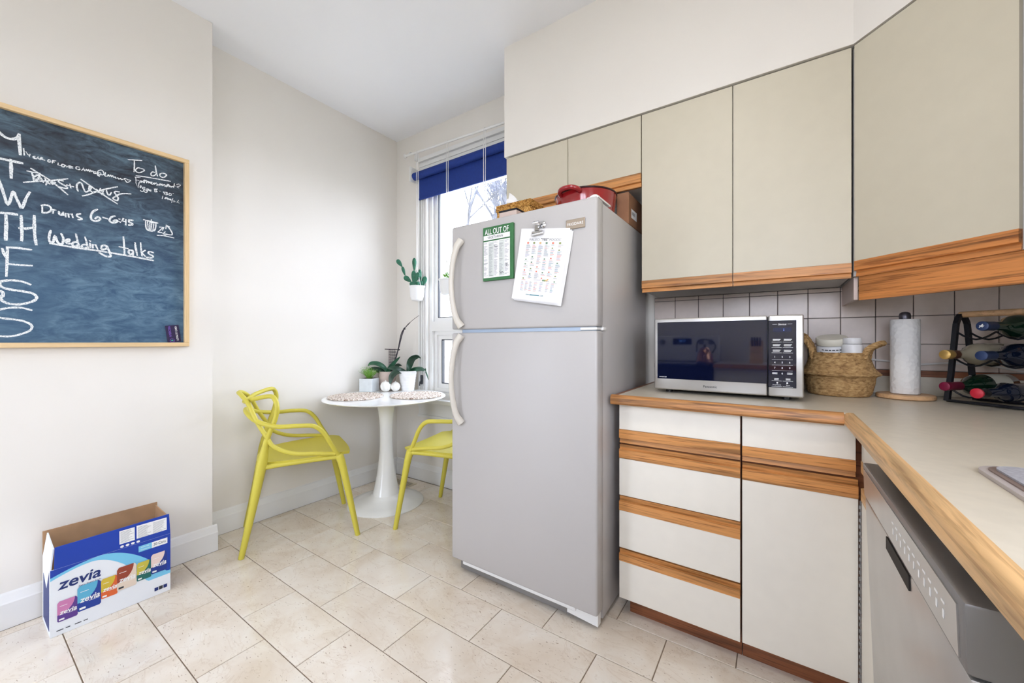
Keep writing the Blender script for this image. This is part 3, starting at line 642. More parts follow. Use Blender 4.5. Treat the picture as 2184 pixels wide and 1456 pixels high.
b = MB().prism([(FX1-0.14, 0.03), (FX1-0.006, 0.02), (FX1-0.006, 0.066), (FX1-0.14, 0.066)], lambda a, z, t_: (a, 1.462+0.03*t_, z)); b.build('foot_bracket', M['trim'], fr)
for x in (FX0+0.06, FX1-0.06):
    for y in (1.55, 2.08): MB().tube([(x, y, 0), (x, y, 0.021)], 0.018, 12).build('levelling_foot', M['blackpl'], fr)
def handle(z0, z1, flip):
    k = 15; pts = []; rr = []
    for i in range(k):
        u = i/(k-1); bow = math.sin(PI*u)**0.55
        xx = -1.272-0.036*bow; yy = 1.432-0.034*bow; pts.append((xx, yy, z0+(z1-z0)*u)); rr.append(0.0125+0.007*(1-bow))
    return MB().tube(pts, rr, 12, flat=0.8)
handle(1.222, 1.645, 0).build('freezer_handle', M['fridge_handle'], fr, smooth=60)
handle(0.752, 1.180, 0).build('fridge_handle', M['fridge_handle'], fr, smooth=60)
nb = MB().rbox(-0.709, -0.626, 1.4335, 1.4398, 1.604, 1.643, 0.002).build('name_plate', P('plate_metal', (176, 160, 142), 0.4, 0.6), fr)
b = MB(); text(b, 'FRIGIDAIRE', (-0.6675, 1.4332, 1.6235), (1,0,0), (0,0,1), h=0.011, wd=0.070); b.build('lettering', M['white'], nb)

# on the fridge door: list pad, papers, clip
pd = thing('list_pad', 'green magnetic shopping list pad on the freezer door', 'notepad', (-1.05, 1.434, 1.43))
PO = (-1.050, 1.4255, 1.556)
pb = MB().rbox(-1.134, -0.964, 1.427, 1.4395, 1.431, 1.679, 0.001, 1).build('pad_block', M['green_card'], pd)
b = MB(); X, Z = (1,0,0), (0,0,1)
rect(b, PO, X, Z, -0.079, 0.070, 0.062, 0.084, 0); rect(b, PO, X, Z, -0.079, 0.070, -0.112, 0.056, 0); b.build('white_sheet', M['paper'], pb)
P2 = (-1.050, 1.4250, 1.556); b = MB()
text(b, 'ALL OUT OF', (-1.054, 1.4250, 1.656), X, Z, h=0.026, wd=0.134, off=0.012, mi=0); text(b, 'VEGETARIAN', (-1.062, 1.4248, 1.629), X, Z, h=0.011, wd=0.086, mi=1)
for k in (1, 3): rect(b, P2, X, Z, -0.079+0.0298*k, -0.079+0.0298*(k+1), -0.108, 0.053, 2)
P3 = (-1.050, 1.4245, 1.556); rnd = random.Random(5)
for k in range(5):
    z = 0.050
    while z > -0.104:
        if rnd.random() < 0.1: z -= 0.006
        ww = rnd.uniform(0.010, 0.024); rect(b, P3, X, Z, -0.077+0.0298*k, -0.077+0.0298*k+ww, z-0.0011, z, 1 if rnd.random() < 0.1 else 3); z -= 0.0036
for pts in (((-0.018, 0.034), (-0.010, 0.026), (0.006, 0.028)), ((0.046, -0.06), (0.058, -0.054), (0.052, -0.066), (0.066, -0.064)), ((0.014, -0.088), (0.020, -0.096), (0.030, -0.09), (0.036, -0.098))):
    b.tube([(P3[0]+a, 1.4242, P3[2]+c) for a, c in pts], 0.0008, 4, mi=1)
b.build('pad_print', [M['white'], M['ink'], M['grey_col'], M['inkg']], pb)
pp = thing('paper_sheets', 'clipped white food list sheets hanging crooked on the freezer door', 'paper', (-0.83, 1.43, 1.31))
rot = math.radians(10.5); UX = Vector((math.cos(rot*-0.55), 0, math.sin(-rot*0.55))); 
def sheet(c, ang, y, w_=0.236, h_=0.305, curl=0.010):
    ca, sa = math.cos(ang), math.sin(ang); b = MB()
    def fn(u, v):
        a = (u-0.5)*w_; z = (v-0.5)*h_; return (c[0]+a*ca-z*sa, y-curl*(1-v)**2-curl*0.3*u*(1-v), c[2]+a*sa+z*ca)
    b.grid(fn, 6, 10); n0 = len(b.v)
    b.grid(lambda u, v: tuple(Vector(fn(1-u, v))+Vector((0, 0.0006, 0))), 6, 10); return b, fn
A0 = math.radians(-8.6)
for i, (dx, dz, da, dy) in enumerate(((0.010, -0.010, -0.015, 1.4335), (0.005, -0.005, -0.008, 1.4305), (0.0, 0.0, 0.0, 1.4275))):
    b, fn = sheet((-0.826+dx, 0, 1.474+dz), A0+da, dy); b.build('sheet', M['paper'], pp, smooth=True)
ca, sa = math.cos(A0), math.sin(A0); U = Vector((ca, 0, sa)); V = Vector((-sa, 0, ca)); b = MB()
def sp(u, v, e=0.0012): p = fn(u, v); return (p[0], p[1]-e, p[2])
def sbar(u0, u1, v, h_, mi):
    q = 4
    for i in range(q):
        a0, a1 = u0+(u1-u0)*i/q, u0+(u1-u0)*(i+1)/q; b.add([sp(a0, v), sp(a1, v), sp(a1, v+h_), sp(a0, v+h_)], [(0,1,2,3)], mi)
text(b, 'PALEO', sp(0.32, 0.845), U, V, h=0.0105, wd=0.050, mi=0); text(b, '"YES"', sp(0.53, 0.847), U, V, h=0.0110, wd=0.036, off=0.01, mi=1); text(b, "FOODS'", sp(0.745, 0.847), U, V, h=0.0105, wd=0.054, mi=0)
rnd = random.Random(9); cols = [0.16, 0.29, 0.42, 0.55, 0.68, 0.82]
for k, u in enumerate(cols):
    v = 0.80; blob(b, sp(u+0.03, v), U, V, 0, 0, 0.0055, 0.0045, mi=2+(k % 4)); v -= 0.03
    while v > 0.30:
        if rnd.random() < 0.10: v -= 0.015; blob(b, sp(u+0.03, v-0.012), U, V, 0, 0, 0.004, 0.003, mi=2+rnd.randrange(4)); v -= 0.036
        sbar(u, u+rnd.uniform(0.05, 0.10), v, 0.004, rnd.choice((0, 0, 6, 7, 2))); v -= 0.0125
for k, u in enumerate((0.16, 0.25, 0.34, 0.44, 0.56, 0.69, 0.79)):
    v = 0.255
    while v > 0.12: sbar(u, u+rnd.uniform(0.03, 0.07), v, 0.004, rnd.choice((0, 6, 7, 2))); v -= 0.0125
sbar(0.42, 0.56, 0.285, 0.005, 7)
for q in range(3): blob(b, sp(0.62+0.035*q, 0.287), U, V, 0, 0, 0.005, 0.004, mi=(5, 3, 4)[q])
text(b, 'WWW.', sp(0.34, 0.075), U, V, h=0.0055, wd=0.018, off=0.01, mi=6); sbar(0.385, 0.585, 0.068, 0.014, 6); text(b, '.COM', sp(0.63, 0.075), U, V, h=0.0055, wd=0.016, off=0.01, mi=6)
b.build('sheet_print', [M['inkg'], M['ink'], P('print_coral', (224, 138, 118), 0.8), P('print_olive', (150, 160, 104), 0.8), P('print_amber', (222, 184, 128), 0.8), P('print_sage', (120, 150, 124), 0.8), P('print_teal', (84, 140, 152), 0.8), P('print_lilac', (176, 168, 196), 0.8)], pp)
cl = thing('magnet_clip', 'chrome bulldog clip magnet holding the papers', 'clip', (-0.832, 1.43, 1.60))
MB().lathe([(0.017, 0), (0.017, 0.006), (0.013, 0.010), (0.004, 0.011)], axis=((-0.820, 1.4395, 1.644), (0, -1, 0)), n=20).build('magnet_disc', M['chrome'], cl, smooth=True)
b = MB(); b.tube([(-0.862, 1.417, 1.603), (-0.806, 1.417, 1.606)], 0.005, 10); b.rbox(-0.862, -0.806, 1.415, 1.425, 1.603, 1.618, 0.003)
b.prism([(-0.845, 1.618), (-0.825, 1.618), (-0.829, 1.648), (-0.841, 1.648)], lambda a, z, t_: (a, 1.412+0.006*t_, z)); b.tube([(-0.849, 1.410, 1.650), (-0.823, 1.410, 1.651)], 0.007, 12); b.build('clip_jaw', M['chrome'], cl, smooth=True)

# on top of the fridge
ZT = 1.7125
pc = (-0.765, 1.760)
pt = thing('cooking_pot', 'glossy red enamel cooking pot with loop handle on the fridge', 'pot', (pc[0], pc[1], ZT))
pr_ = [(0.0, 0.0), (0.112, 0.0), (0.126, 0.010), (0.138, 0.060), (0.145, 0.126), (0.145, 0.132), (0.139, 0.132), (0.132, 0.06), (0.12, 0.014), (0.0, 0.012)]
MB().lathe(pr_, (pc[0], pc[1], ZT), 56, cap=False).build('pot_body', M['red_enamel'], pt, smooth=True)
MB().tube([(pc[0]+0.145*math.cos(2*PI*k/56), pc[1]+0.145*math.sin(2*PI*k/56), ZT+0.132) for k in range(56)], 0.0045, 8, closed=True).build('pot_rim', M['rim_dark'], pt, smooth=True)
for ang in (math.radians(264), math.radians(84)):
    def hp(r, s_, z): return (pc[0]+r*math.cos(ang)-s_*math.sin(ang), pc[1]+r*math.sin(ang)+s_*math.cos(ang), ZT+z)
    MB().tube(spline([hp(0.138, -0.050, 0.116), hp(0.156, -0.046, 0.122), hp(0.174, -0.028, 0.127), hp(0.180, 0, 0.128), hp(0.174, 0.028, 0.127), hp(0.156, 0.046, 0.122), hp(0.138, 0.050, 0.116)], 5), 0.011, 10).build('loop_handle', M['red_enamel'], pt, smooth=True)
bk = thing('rattan_box', 'golden woven rattan box on the fridge', 'box', (-1.09, 1.67, ZT))
def wovenbox(x0, x1, y0, y1, z0, z1):
    b = MB(); n_ = 16
    for (p, q) in (((x0, y0), (x1, y0)), ((x1, y0), (x1, y1)), ((x1, y1), (x0, y1)), ((x0, y1), (x0, y0))):
        d = Vector((q[0]-p[0], q[1]-p[1], 0)); nn = Vector((d.y, -d.x, 0)).normalized()
        rows = 10; nu = max(6, int(d.length/0.007)); 
        b.grid(lambda u, v: tuple(Vector((p[0], p[1], z0))+d*u+Vector((0, 0, (z1-z0)*v))+nn*(0.0016*math.cos(PI*(round(u*nu)+round(v*rows))))), nu, rows)
    b.box(x0, x1, y0, y1, z1-0.004, z1-0.001); return b
wovenbox(-1.188, -0.988, 1.612, 1.730, ZT+0.001, ZT+0.122).build('box_body', M['rattan'], bk)
wovenbox(-1.192, -0.984, 1.608, 1.734, ZT+0.100, ZT+0.132).build('box_lid', M['rattan'], bk)
tt = MB(); rnd = random.Random(2)
def tis(u, v): return (-1.165+0.085*u+0.02*(1-v)*u, 1.66+0.03*v+0.012*math.sin(5*u), ZT+0.131+0.085*(1-u)*(0.35+0.65*v)+0.010*math.sin(7*v+3*u))
tt.grid(tis, 8, 8); tt.grid(lambda u, v: tuple(Vector(tis(1-u, v))+Vector((0, 0.0012, -0.0012))), 8, 8)
tag(tt.build('tissue', M['paper'], smooth=True), 'crumpled white tissue on the rattan box', 'tissue')
nt = thing('slim_case', 'slim grey case with a dark edge in front of the rattan box', 'case', (-1.05, 1.545, ZT))
MB().rbox(-1.105, -1.005, 1.515, 1.595, ZT+0.0005, ZT+0.056, 0.003).build('case_body', M['taupe'], nt)
MB().rbox(-1.107, -1.003, 1.513, 1.597, ZT+0.0565, ZT+0.064, 0.002).build('case_lid', M['black'], nt)
cb = thing('cardboard_box', 'narrow brown cardboard box at the back of the fridge top', 'box', (-0.61, 1.98, ZT))
MB().rbox(-0.640, -0.5815, 1.845, 2.120, ZT, ZT+0.152, 0.002, 1).build('carton', M['kraft_dk'], cb)
b = MB(); rect(b, (-0.5811, 1.93, ZT+0.06), (0,1,0), (0,0,1), -0.045, 0.045, -0.022, 0.022, 0); 
for k in range(14): rect(b, (-0.5808, 1.93, ZT+0.06), (0,1,0), (0,0,1), -0.038+k*0.0036, -0.038+k*0.0036+0.0015, -0.006, 0.010, 1)
b.build('shipping_label', [M['paper'], M['ink']], cb)

# ================================================================== CHALKBOARD
BX = -2.548; BY0, BY1, BZ0, BZ1 = -0.56, 0.731, 1.125, 2.095
bd = thing('chalkboard', 'large framed chalkboard covered in chalk handwriting', 'chalkboard', (XL, 0.08, BZ0))
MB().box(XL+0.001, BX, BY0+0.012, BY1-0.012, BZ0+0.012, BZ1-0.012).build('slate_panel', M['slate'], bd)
def stick(y0, y1, z0, z1): return MB().rbox(XL+0.001, -2.530, y0, y1, z0, z1, 0.0015, 1)
ft = 0.020
for nm, a in (('frame_rail', (BY0, BY1, BZ0, BZ0+ft)), ('frame_rail', (BY0, BY1, BZ1-ft, BZ1))): stick(*a).build(nm, M['frame_wood'], bd)
for nm, a in (('frame_stile', (BY0, BY0+ft, BZ0+ft, BZ1-ft)), ('frame_stile', (BY1-ft, BY1, BZ0+ft, BZ1-ft))): stick(*a).build(nm, M['frame_woodz'], bd)
CHALK = """10:107,1894 123,1979 134,1976 142,1969 153,1964 166,1967 176,1976 181,1993;10:181,1993 181,1963 184,1911;10:116,1875 134,1876 161,1877 189,1878;10:160,1882 161,1847 161,1808;9:118,1831 134,1778 144,1732 153,1697 161,1731 166,1756 173,1734 181,1710 188,1694 198,1736 208,1766;10:116,1659 134,1661 155,1664 176,1665;10:148,1656 149,1618 148,1577 148,1555;10:186,1663 187,1624 188,1586 187,1561;10:220,1672 220,1632 221,1594 223,1571 225,1553;10:181,1611 198,1613 217,1622;9:150,1527 181,1530 212,1529;9:152,1527 151,1473 149,1411;9:153,1461 181,1461 214,1464;9:139,1520 143,1502 148,1488;9:210,1385 191,1394 171,1397 149,1394 135,1387 133,1378 139,1366 158,1359 183,1356 211,1351 223,1342 226,1331 219,1319 199,1307 175,1300 152,1303 137,1315 132,1332;9:134,1350 139,1348 141,1336 135,1320;9:136,1332 143,1331;8:213,1279 197,1285 179,1288 156,1285 134,1277 123,1267 121,1255 134,1244 162,1240 187,1235 207,1224 214,1212 209,1196 191,1183 162,1171 134,1171 124,1176;6:192,1940 194,1913;4:198,1929 203,1919;4:209,1923 207,1912;4:203,1919 207,1917;4:222,1920 216,1914 223,1914 217,1910 224,1910;4:226,1910 230,1922 233,1910;4:227,1914 233,1915;4:235,1910 238,1921 242,1920 238,1914 248,1913;4:257,1916 259,1920 263,1918 263,1911 257,1910 256,1914;4:268,1908 270,1921 278,1922;4:269,1915 274,1915;4:285,1916 284,1907 292,1907;4:295,1913 295,1905 300,1904 304,1911 299,1915 295,1913;4:306,1914 309,1906 314,1915;4:327,1914 317,1915 316,1906 327,1909;4:318,1910 323,1912;4:346,1920 338,1919 336,1911 341,1908 347,1910 347,1914;4:353,1908 359,1922 362,1909;4:355,1913 362,1914;4:365,1910 367,1919 370,1912 374,1920 376,1912;4:378,1911 380,1920 383,1914 387,1920 389,1913;4:397,1917 391,1916 390,1909 398,1911;4:412,1918 405,1917 403,1909 408,1907 413,1916 413,1910 421,1914 421,1924 415,1932 406,1927 401,1915 402,1905 408,1901;4:427,1926 425,1910 431,1910 433,1912 437,1920 439,1912 444,1920 447,1912 451,1920 454,1912 459,1917 461,1910 468,1916 470,1910 477,1917 479,1911 488,1917;4:498,1904 490,1917 492,1921 498,1920 500,1917 507,1919 511,1917 502,1906 498,1906;6:201,1851 216,1851 235,1853;6:213,1852 217,1832 219,1815;6:220,1833 227,1843 233,1845 230,1830 223,1816;6:223,1825 235,1829;6:233,1845 239,1831 244,1818;6:248,1836 256,1822 262,1817;6:260,1836 254,1822 251,1810;6:277,1839 266,1831 268,1819 277,1830;6:299,1843 287,1842 288,1833 307,1823 311,1815 299,1813 288,1814;6:211,1865 235,1850 262,1834 284,1815 312,1788;6:192,1801 223,1815 268,1835 312,1857;6:309,1829 329,1828;6:318,1836 321,1820;6:342,1812 338,1831 341,1846 348,1854 353,1850 358,1832 363,1819 367,1817 372,1822 380,1834 382,1844 377,1845 375,1835 380,1827 387,1822 396,1829;6:398,1840 410,1826;6:411,1847 403,1827;6:410,1839 422,1825;6:422,1846 415,1820;6:430,1845 433,1831 440,1826 446,1840;6:472,1851 459,1849 457,1841 468,1824 466,1809 457,1809 451,1815 461,1827 475,1842 494,1850 512,1854;6:351,1868 379,1849 403,1832 428,1816 466,1793;6:355,1796 373,1807 396,1827 428,1850 466,1873;5:502,2014 526,2021 551,2028;5:524,2019 524,1991 523,1963;5:547,1988 537,1988 529,1977 529,1969 534,1965 542,1966 552,1974 560,1984 556,1988 547,1988;6:600,2021 602,2003 605,1985 608,1973;5:599,1987 590,1987 584,1977 585,1968 592,1968 599,1975 603,1982;5:628,1995 619,1988 617,1980 622,1974 631,1974 640,1984 643,1991 636,1995 628,1995;5:530,1947 562,1953 605,1958 658,1964;4:526,1939 545,1943;4:529,1939 530,1917;4:530,1927 540,1928;4:551,1928 545,1927 544,1921 548,1921 552,1929 554,1923 559,1937 562,1934 558,1921 565,1938 568,1934 568,1924 570,1933 575,1935 575,1927 579,1934 582,1934 581,1927 587,1933 587,1937 585,1928 590,1926 595,1934 598,1933 595,1927 605,1939 602,1934 611,1931 605,1926;4:614,1928 619,1940 621,1931 626,1940 628,1931 633,1939 637,1938 636,1930 640,1937 642,1930 646,1945 649,1942 646,1933 652,1947 653,1934 658,1941 660,1934 666,1942 671,1937 674,1958;4:671,1937 669,1941;4:671,1945 681,1947;4:683,1955 692,1961 698,1958 694,1951 686,1947 685,1943 692,1941;4:529,1914 537,1891 541,1919;4:544,1895 549,1900 548,1905 544,1900 545,1893;4:562,1902 554,1899 554,1892 559,1893 561,1900 558,1885 551,1878 545,1881;4:575,1898 566,1894 566,1887 572,1890 575,1898 569,1881 563,1878 558,1882;4:585,1895 579,1895 578,1891 585,1890;4:597,1905 598,1891;4:596,1904 608,1909 602,1901 607,1895 598,1891;4:617,1901 618,1900;4:619,1894 619,1894;4:631,1903 631,1897 637,1898;4:637,1904 634,1890;4:646,1903 642,1903 641,1898 647,1897 644,1891 639,1890;4:655,1903 652,1896 655,1891 661,1894 661,1901 655,1903;4:668,1905 670,1905;4:629,1880 626,1865;4:636,1868 639,1876 645,1877 643,1872 637,1869;4:647,1867 649,1875 652,1868 655,1874 657,1868 659,1875 661,1868;4:668,1881 663,1858;3:673,1871 671,1868 674,1866 671,1863;3:677,1866 678,1866;3:691,1878 684,1864;3:685,1866 690,1867 693,1862;7:241,1719 241,1690;7:239,1719 248,1725 259,1724 265,1716 264,1705 255,1695 241,1690;7:271,1712 270,1696;7:270,1706 275,1712 278,1711;7:287,1708 288,1696 295,1695 299,1709;7:299,1709 300,1695;7:306,1705 306,1690;7:306,1701 313,1707 315,1691;7:315,1703 324,1708 327,1692;7:350,1715 340,1710 340,1701 353,1695 350,1690 342,1687;8:401,1749 388,1736 381,1716 383,1699 393,1694 405,1700 410,1709 403,1715 394,1705;8:419,1717 433,1715;8:458,1734 446,1726 440,1711 446,1701 458,1703 467,1713 460,1716 452,1708;8:471,1723 474,1723;8:473,1711 476,1710;8:486,1730 482,1717 495,1717;8:494,1728 494,1702;8:519,1729 506,1728 506,1718 517,1713 515,1706 504,1703;6:556,1742 582,1742 610,1740;6:558,1744 585,1737 607,1737;6:585,1751 586,1743;6:564,1738 568,1698 596,1698 603,1736;6:571,1736 574,1700;6:580,1737 579,1699;6:587,1737 584,1699;6:595,1736 591,1699;6:610,1695 630,1723;6:616,1721 633,1724 627,1707;6:610,1695 625,1695;6:640,1719 642,1738 655,1731;6:644,1736 659,1716 665,1701 661,1692 630,1691;6:638,1703 629,1691 640,1687;6:607,1678 633,1682 672,1679;8:264,1621 260,1599 260,1577 266,1570 271,1576 276,1602 281,1581 288,1570 297,1573 299,1597 293,1614;8:307,1581 316,1587 316,1595 310,1593 307,1584 311,1575 320,1578;8:336,1622 340,1594 347,1565;8:342,1586 331,1586 325,1576 328,1568 338,1570 344,1580;8:363,1615 368,1591 373,1564;8:367,1582 358,1580 353,1572 358,1564 368,1570;8:378,1590 379,1572;8:377,1602 380,1600;8:386,1587 387,1571;8:387,1583 395,1588 402,1568;8:426,1591 415,1586 414,1573 424,1572 433,1583 428,1591 437,1572 444,1548 438,1541 424,1543 407,1554;8:262,1566 301,1564 340,1562 401,1562 466,1559 534,1555 593,1550;8:486,1644 488,1607 490,1560;8:472,1594 502,1591;8:519,1585 507,1585 504,1574 510,1565 518,1572 519,1583 519,1562;8:526,1624 529,1596 534,1565;8:546,1628 548,1593 551,1565;8:563,1595 550,1581 563,1565;8:593,1589 577,1591 575,1581 591,1572 587,1563 568,1561"""
b = MB(); rnd = random.Random(4); sx = 0
for st in CHALK.split(';'):
    wd, pts = st.split(':'); wd = int(wd)/1000*0.5
    q = [tuple(int(c)/1000 for c in p.split(',')) for p in pts.split()]
    q = [(0, y, z) for y, z in q]
    if len(q) > 3: q = spline(q, 3)
    sx += 1
    L2 = []; base_x = BX+0.0005+1.0e-5*sx; nq = len(q)
    for i in range(nq):
        p_, n_ = q[max(0, i-1)], q[min(nq-1, i+1)]; dy, dz = n_[1]-p_[1], n_[2]-p_[2]; l_ = math.hypot(dy, dz) or 1e-6; rr = wd*rnd.uniform(0.80, 1.08)*(0.75 if i in (0, nq-1) else 1)
        ex = 0.0
        if i in (0, nq-1): ex = wd*0.5*(-1 if i == 0 else 1)
        cy, cz = q[i][1]+dy/l_*ex, q[i][2]+dz/l_*ex; xx = base_x+2.5e-6*i
        L2 += [(xx, cy-dz/l_*rr, cz+dy/l_*rr), (xx, cy+dz/l_*rr, cz-dy/l_*rr)]
    b.add(L2, [(2*i, 2*i+1, 2*i+3, 2*i+2) for i in range(nq-1)])
b.build('chalk_writing', M['chalk'], bd)
cdr = thing('loyalty_card', 'dark purple card tucked in the lower corner of the chalkboard', 'card', (BX+0.002, 0.67, 1.145))
cu_, cv_ = Vector((0, 0.985, 0.13)).normalized(), Vector((0, -0.13, 0.985)).normalized(); CO = Vector((BX+0.004, 0.668, 1.190))
b = MB(); vv = []
for e in (0, 0.001):
    for a, c in ((-0.027, -0.043), (0.027, -0.043), (0.027, 0.043), (-0.027, 0.043)): vv.append(CO+cu_*a+cv_*c+Vector((e, 0, 0)))
b.add(vv, [(3,2,1,0), (4,5,6,7), (0,1,5,4), (1,2,6,5), (2,3,7,6), (3,0,4,7)]); b.build('card', P('card_purple', (38, 24, 66), 0.4), cdr)
CP = CO+Vector((0.0016, 0, 0)); b = MB()
text(b, 'LOYALTY CARD', CP+cu_*0.014, cv_, -cu_, h=0.008, wd=0.072, off=0.015, mi=0); text(b, 'AMBROSIA', CP-cu_*0.012+cv_*0.012, cv_, -cu_, h=0.010, wd=0.054, mi=1)
b.tube([CP+cu_*(-0.008+0.009*math.cos(k*PI/10))+cv_*(-0.034+0.009*math.sin(k*PI/10)) for k in range(20)], 0.0008, 4, closed=True, mi=1); blob(b, CP, cu_, cv_, -0.008, -0.034, 0.005, 0.004, mi=2)
b.build('card_print', [M['white'], P('print_violet', (128, 88, 190), 0.5), P('print_green', (70, 160, 150), 0.5)], cdr)

# ================================================================== CAN BOX
bx = thing('can_carton', 'open blue and white drinks carton standing against the wall', 'carton', (-2.421, 0.419, 0))
x0, x1, y0, y1 = -2.520, -2.322, 0.239, 0.600; th = 0.004
mw_ = P('carton_white', (236, 240, 246), 0.5, var=0.01); mb_ = P('carton_blue', (18, 62, 170), 0.45, var=0.03); mlb = P('carton_sky', (120, 200, 236), 0.45, var=0.02); mnavy = P('carton_navy', (22, 44, 112), 0.5)
def wallp(nm, a, mo, mi_):
    b = MB().box(*a); b.build(nm, mo, bx)
wallp('back_panel', (x0, x0+th, y0, y1, 0.001, 0.362), M['kraft'], 0)
wallp('left_panel', (x0+th, x1-th, y0, y0+th, 0.001, 0.262), mw_, 0); wallp('right_panel', (x0+th, x1-th, y1-th, y1, 0.001, 0.262), mb_, 0)
wallp('bottom_panel', (x0+th, x1-th, y0+th, y1-th, 0.001, 0.005), M['kraft'], 0)
MB().box(x1-th, x1, y0, y1, 0.001, 0.262).build('front_panel', mw_, bx)
MB().box(x1-th-0.001, x1-th-0.0002, y0+th, y1-th, 0.006, 0.262).build('front_lining', M['kraft'], bx)
MB().prism([(y0+0.010, 0.262), (y1, 0.262), (y1-0.004, 0.352), (y0+0.012, 0.346)], lambda a, z, t_: (x1-th+th*t_-(z-0.262)*0.03, a, z)).build('front_flap', mb_, bx)
MB().prism([(x0+0.006, 0.262), (x1-0.006, 0.262), (x1-0.016, 0.338), (x0+0.016, 0.356)], lambda a, z, t_: (a, y0+th*t_+0.010*(z-0.262)/0.09, z)).build('left_flap', mw_, bx)
MB().prism([(x0+0.006, 0.262), (x1-0.006, 0.262), (x1-0.016, 0.345), (x0+0.016, 0.352)], lambda a, z, t_: (a, y1-th+th*t_-0.006, z)).build('right_flap', M['kraft'], bx)
MB().prism([(0.008, y0+th), (0.008, y1-th), (0.356, y1-th-0.004), (0.350, y0+th+0.008)], lambda z, a, t_: (x0+th+0.0004+0.0006*t_, a, z)).build('back_lining', M['kraft'], bx)
# print on the front; A = along y from the left edge, B = height
FO = (x1+0.0006, y0, 0.0); AY, BZ = (0,1,0), (0,0,1); W_ = y1-y0
def arc(u): return 0.300-0.0 if u < 0 else (0.296+0.014*math.sin(min(1, u/0.22)*PI*0.5) if u < 0.10 else 0.310-2.05*(u-0.10)**2*1.0-0.02*(u-0.10))
b = MB(); nst = 48
def blue_top(y_): return 0.262
pts = [(u*W_/nst) for u in range(nst+1)]
def arc_o(a): return max(0.095, 0.232+0.030*math.sin(PI*min(a, 0.14)/0.28) - (3.4*(a-0.14)**2+0.10*(a-0.14) if a > 0.14 else 0))
def arc_i(a): return max(0.080, 0.220+0.028*math.sin(PI*min(a, 0.115)/0.23) - (5.2*(a-0.115)**2+0.14*(a-0.115) if a > 0.115 else 0))
for i in range(nst):
    a, c = pts[i], pts[i+1]; ao, co_ = min(0.2618, arc_o(a)), min(0.2618, arc_o(c)); ai, ci = min(arc_i(a), ao), min(arc_i(c), co_)
    FOv = Vector(FO)
    def q(y_, z_): return FOv+Vector((0, y_, z_))
    b.add([q(a, ao), q(c, co_), q(c, 0.2618), q(a, 0.2618)], [(0,1,2,3)], 0); b.add([q(a, ai), q(c, ci), q(c, co_), q(a, ao)], [(0,1,2,3)], 1)
F2 = (x1+0.0012, y0, 0)
text(b, 'zevia', (x1+0.0012, y0+0.079, 0.196), AY, (0, 0.06, 1), h=0.040, wd=0.118, off=0.02, sh=0.12, mi=2); text(b, 'Zero Sugar Soda', (x1+0.0012, y0+0.106, 0.166), AY, BZ, h=0.0075, wd=0.064, mi=2)
rect(b, F2, AY, BZ, 0.252, 0.296, 0.222, 0.248, 1); rect(b, F2, AY, BZ, 0.296, 0.350, 0.222, 0.248, 3)
text(b, '30 Cans', (x1+0.0018, y0+0.323, 0.2355), AY, BZ, h=0.012, wd=0.042, mi=4); text(b, 'Naturally', (x1+0.0018, y0+0.274, 0.240), AY, BZ, h=0.006, wd=0.028, off=0.01, mi=3); text(b, 'Sweetened', (x1+0.0018, y0+0.274, 0.230), AY, BZ, h=0.005, wd=0.030, off=0.01, mi=3)
for k in range(4): rect(b, F2, AY, BZ, 0.016+0.024*k, 0.016+0.024*k+(0.018 if k % 2 == 0 else 0.012), 0.018, 0.0215, 4)
for k, mi in enumerate((2, 4, 2)): rect(b, F2, AY, BZ, 0.305+0.0155*k, 0.318+0.0155*k, 0.022, 0.037, mi)
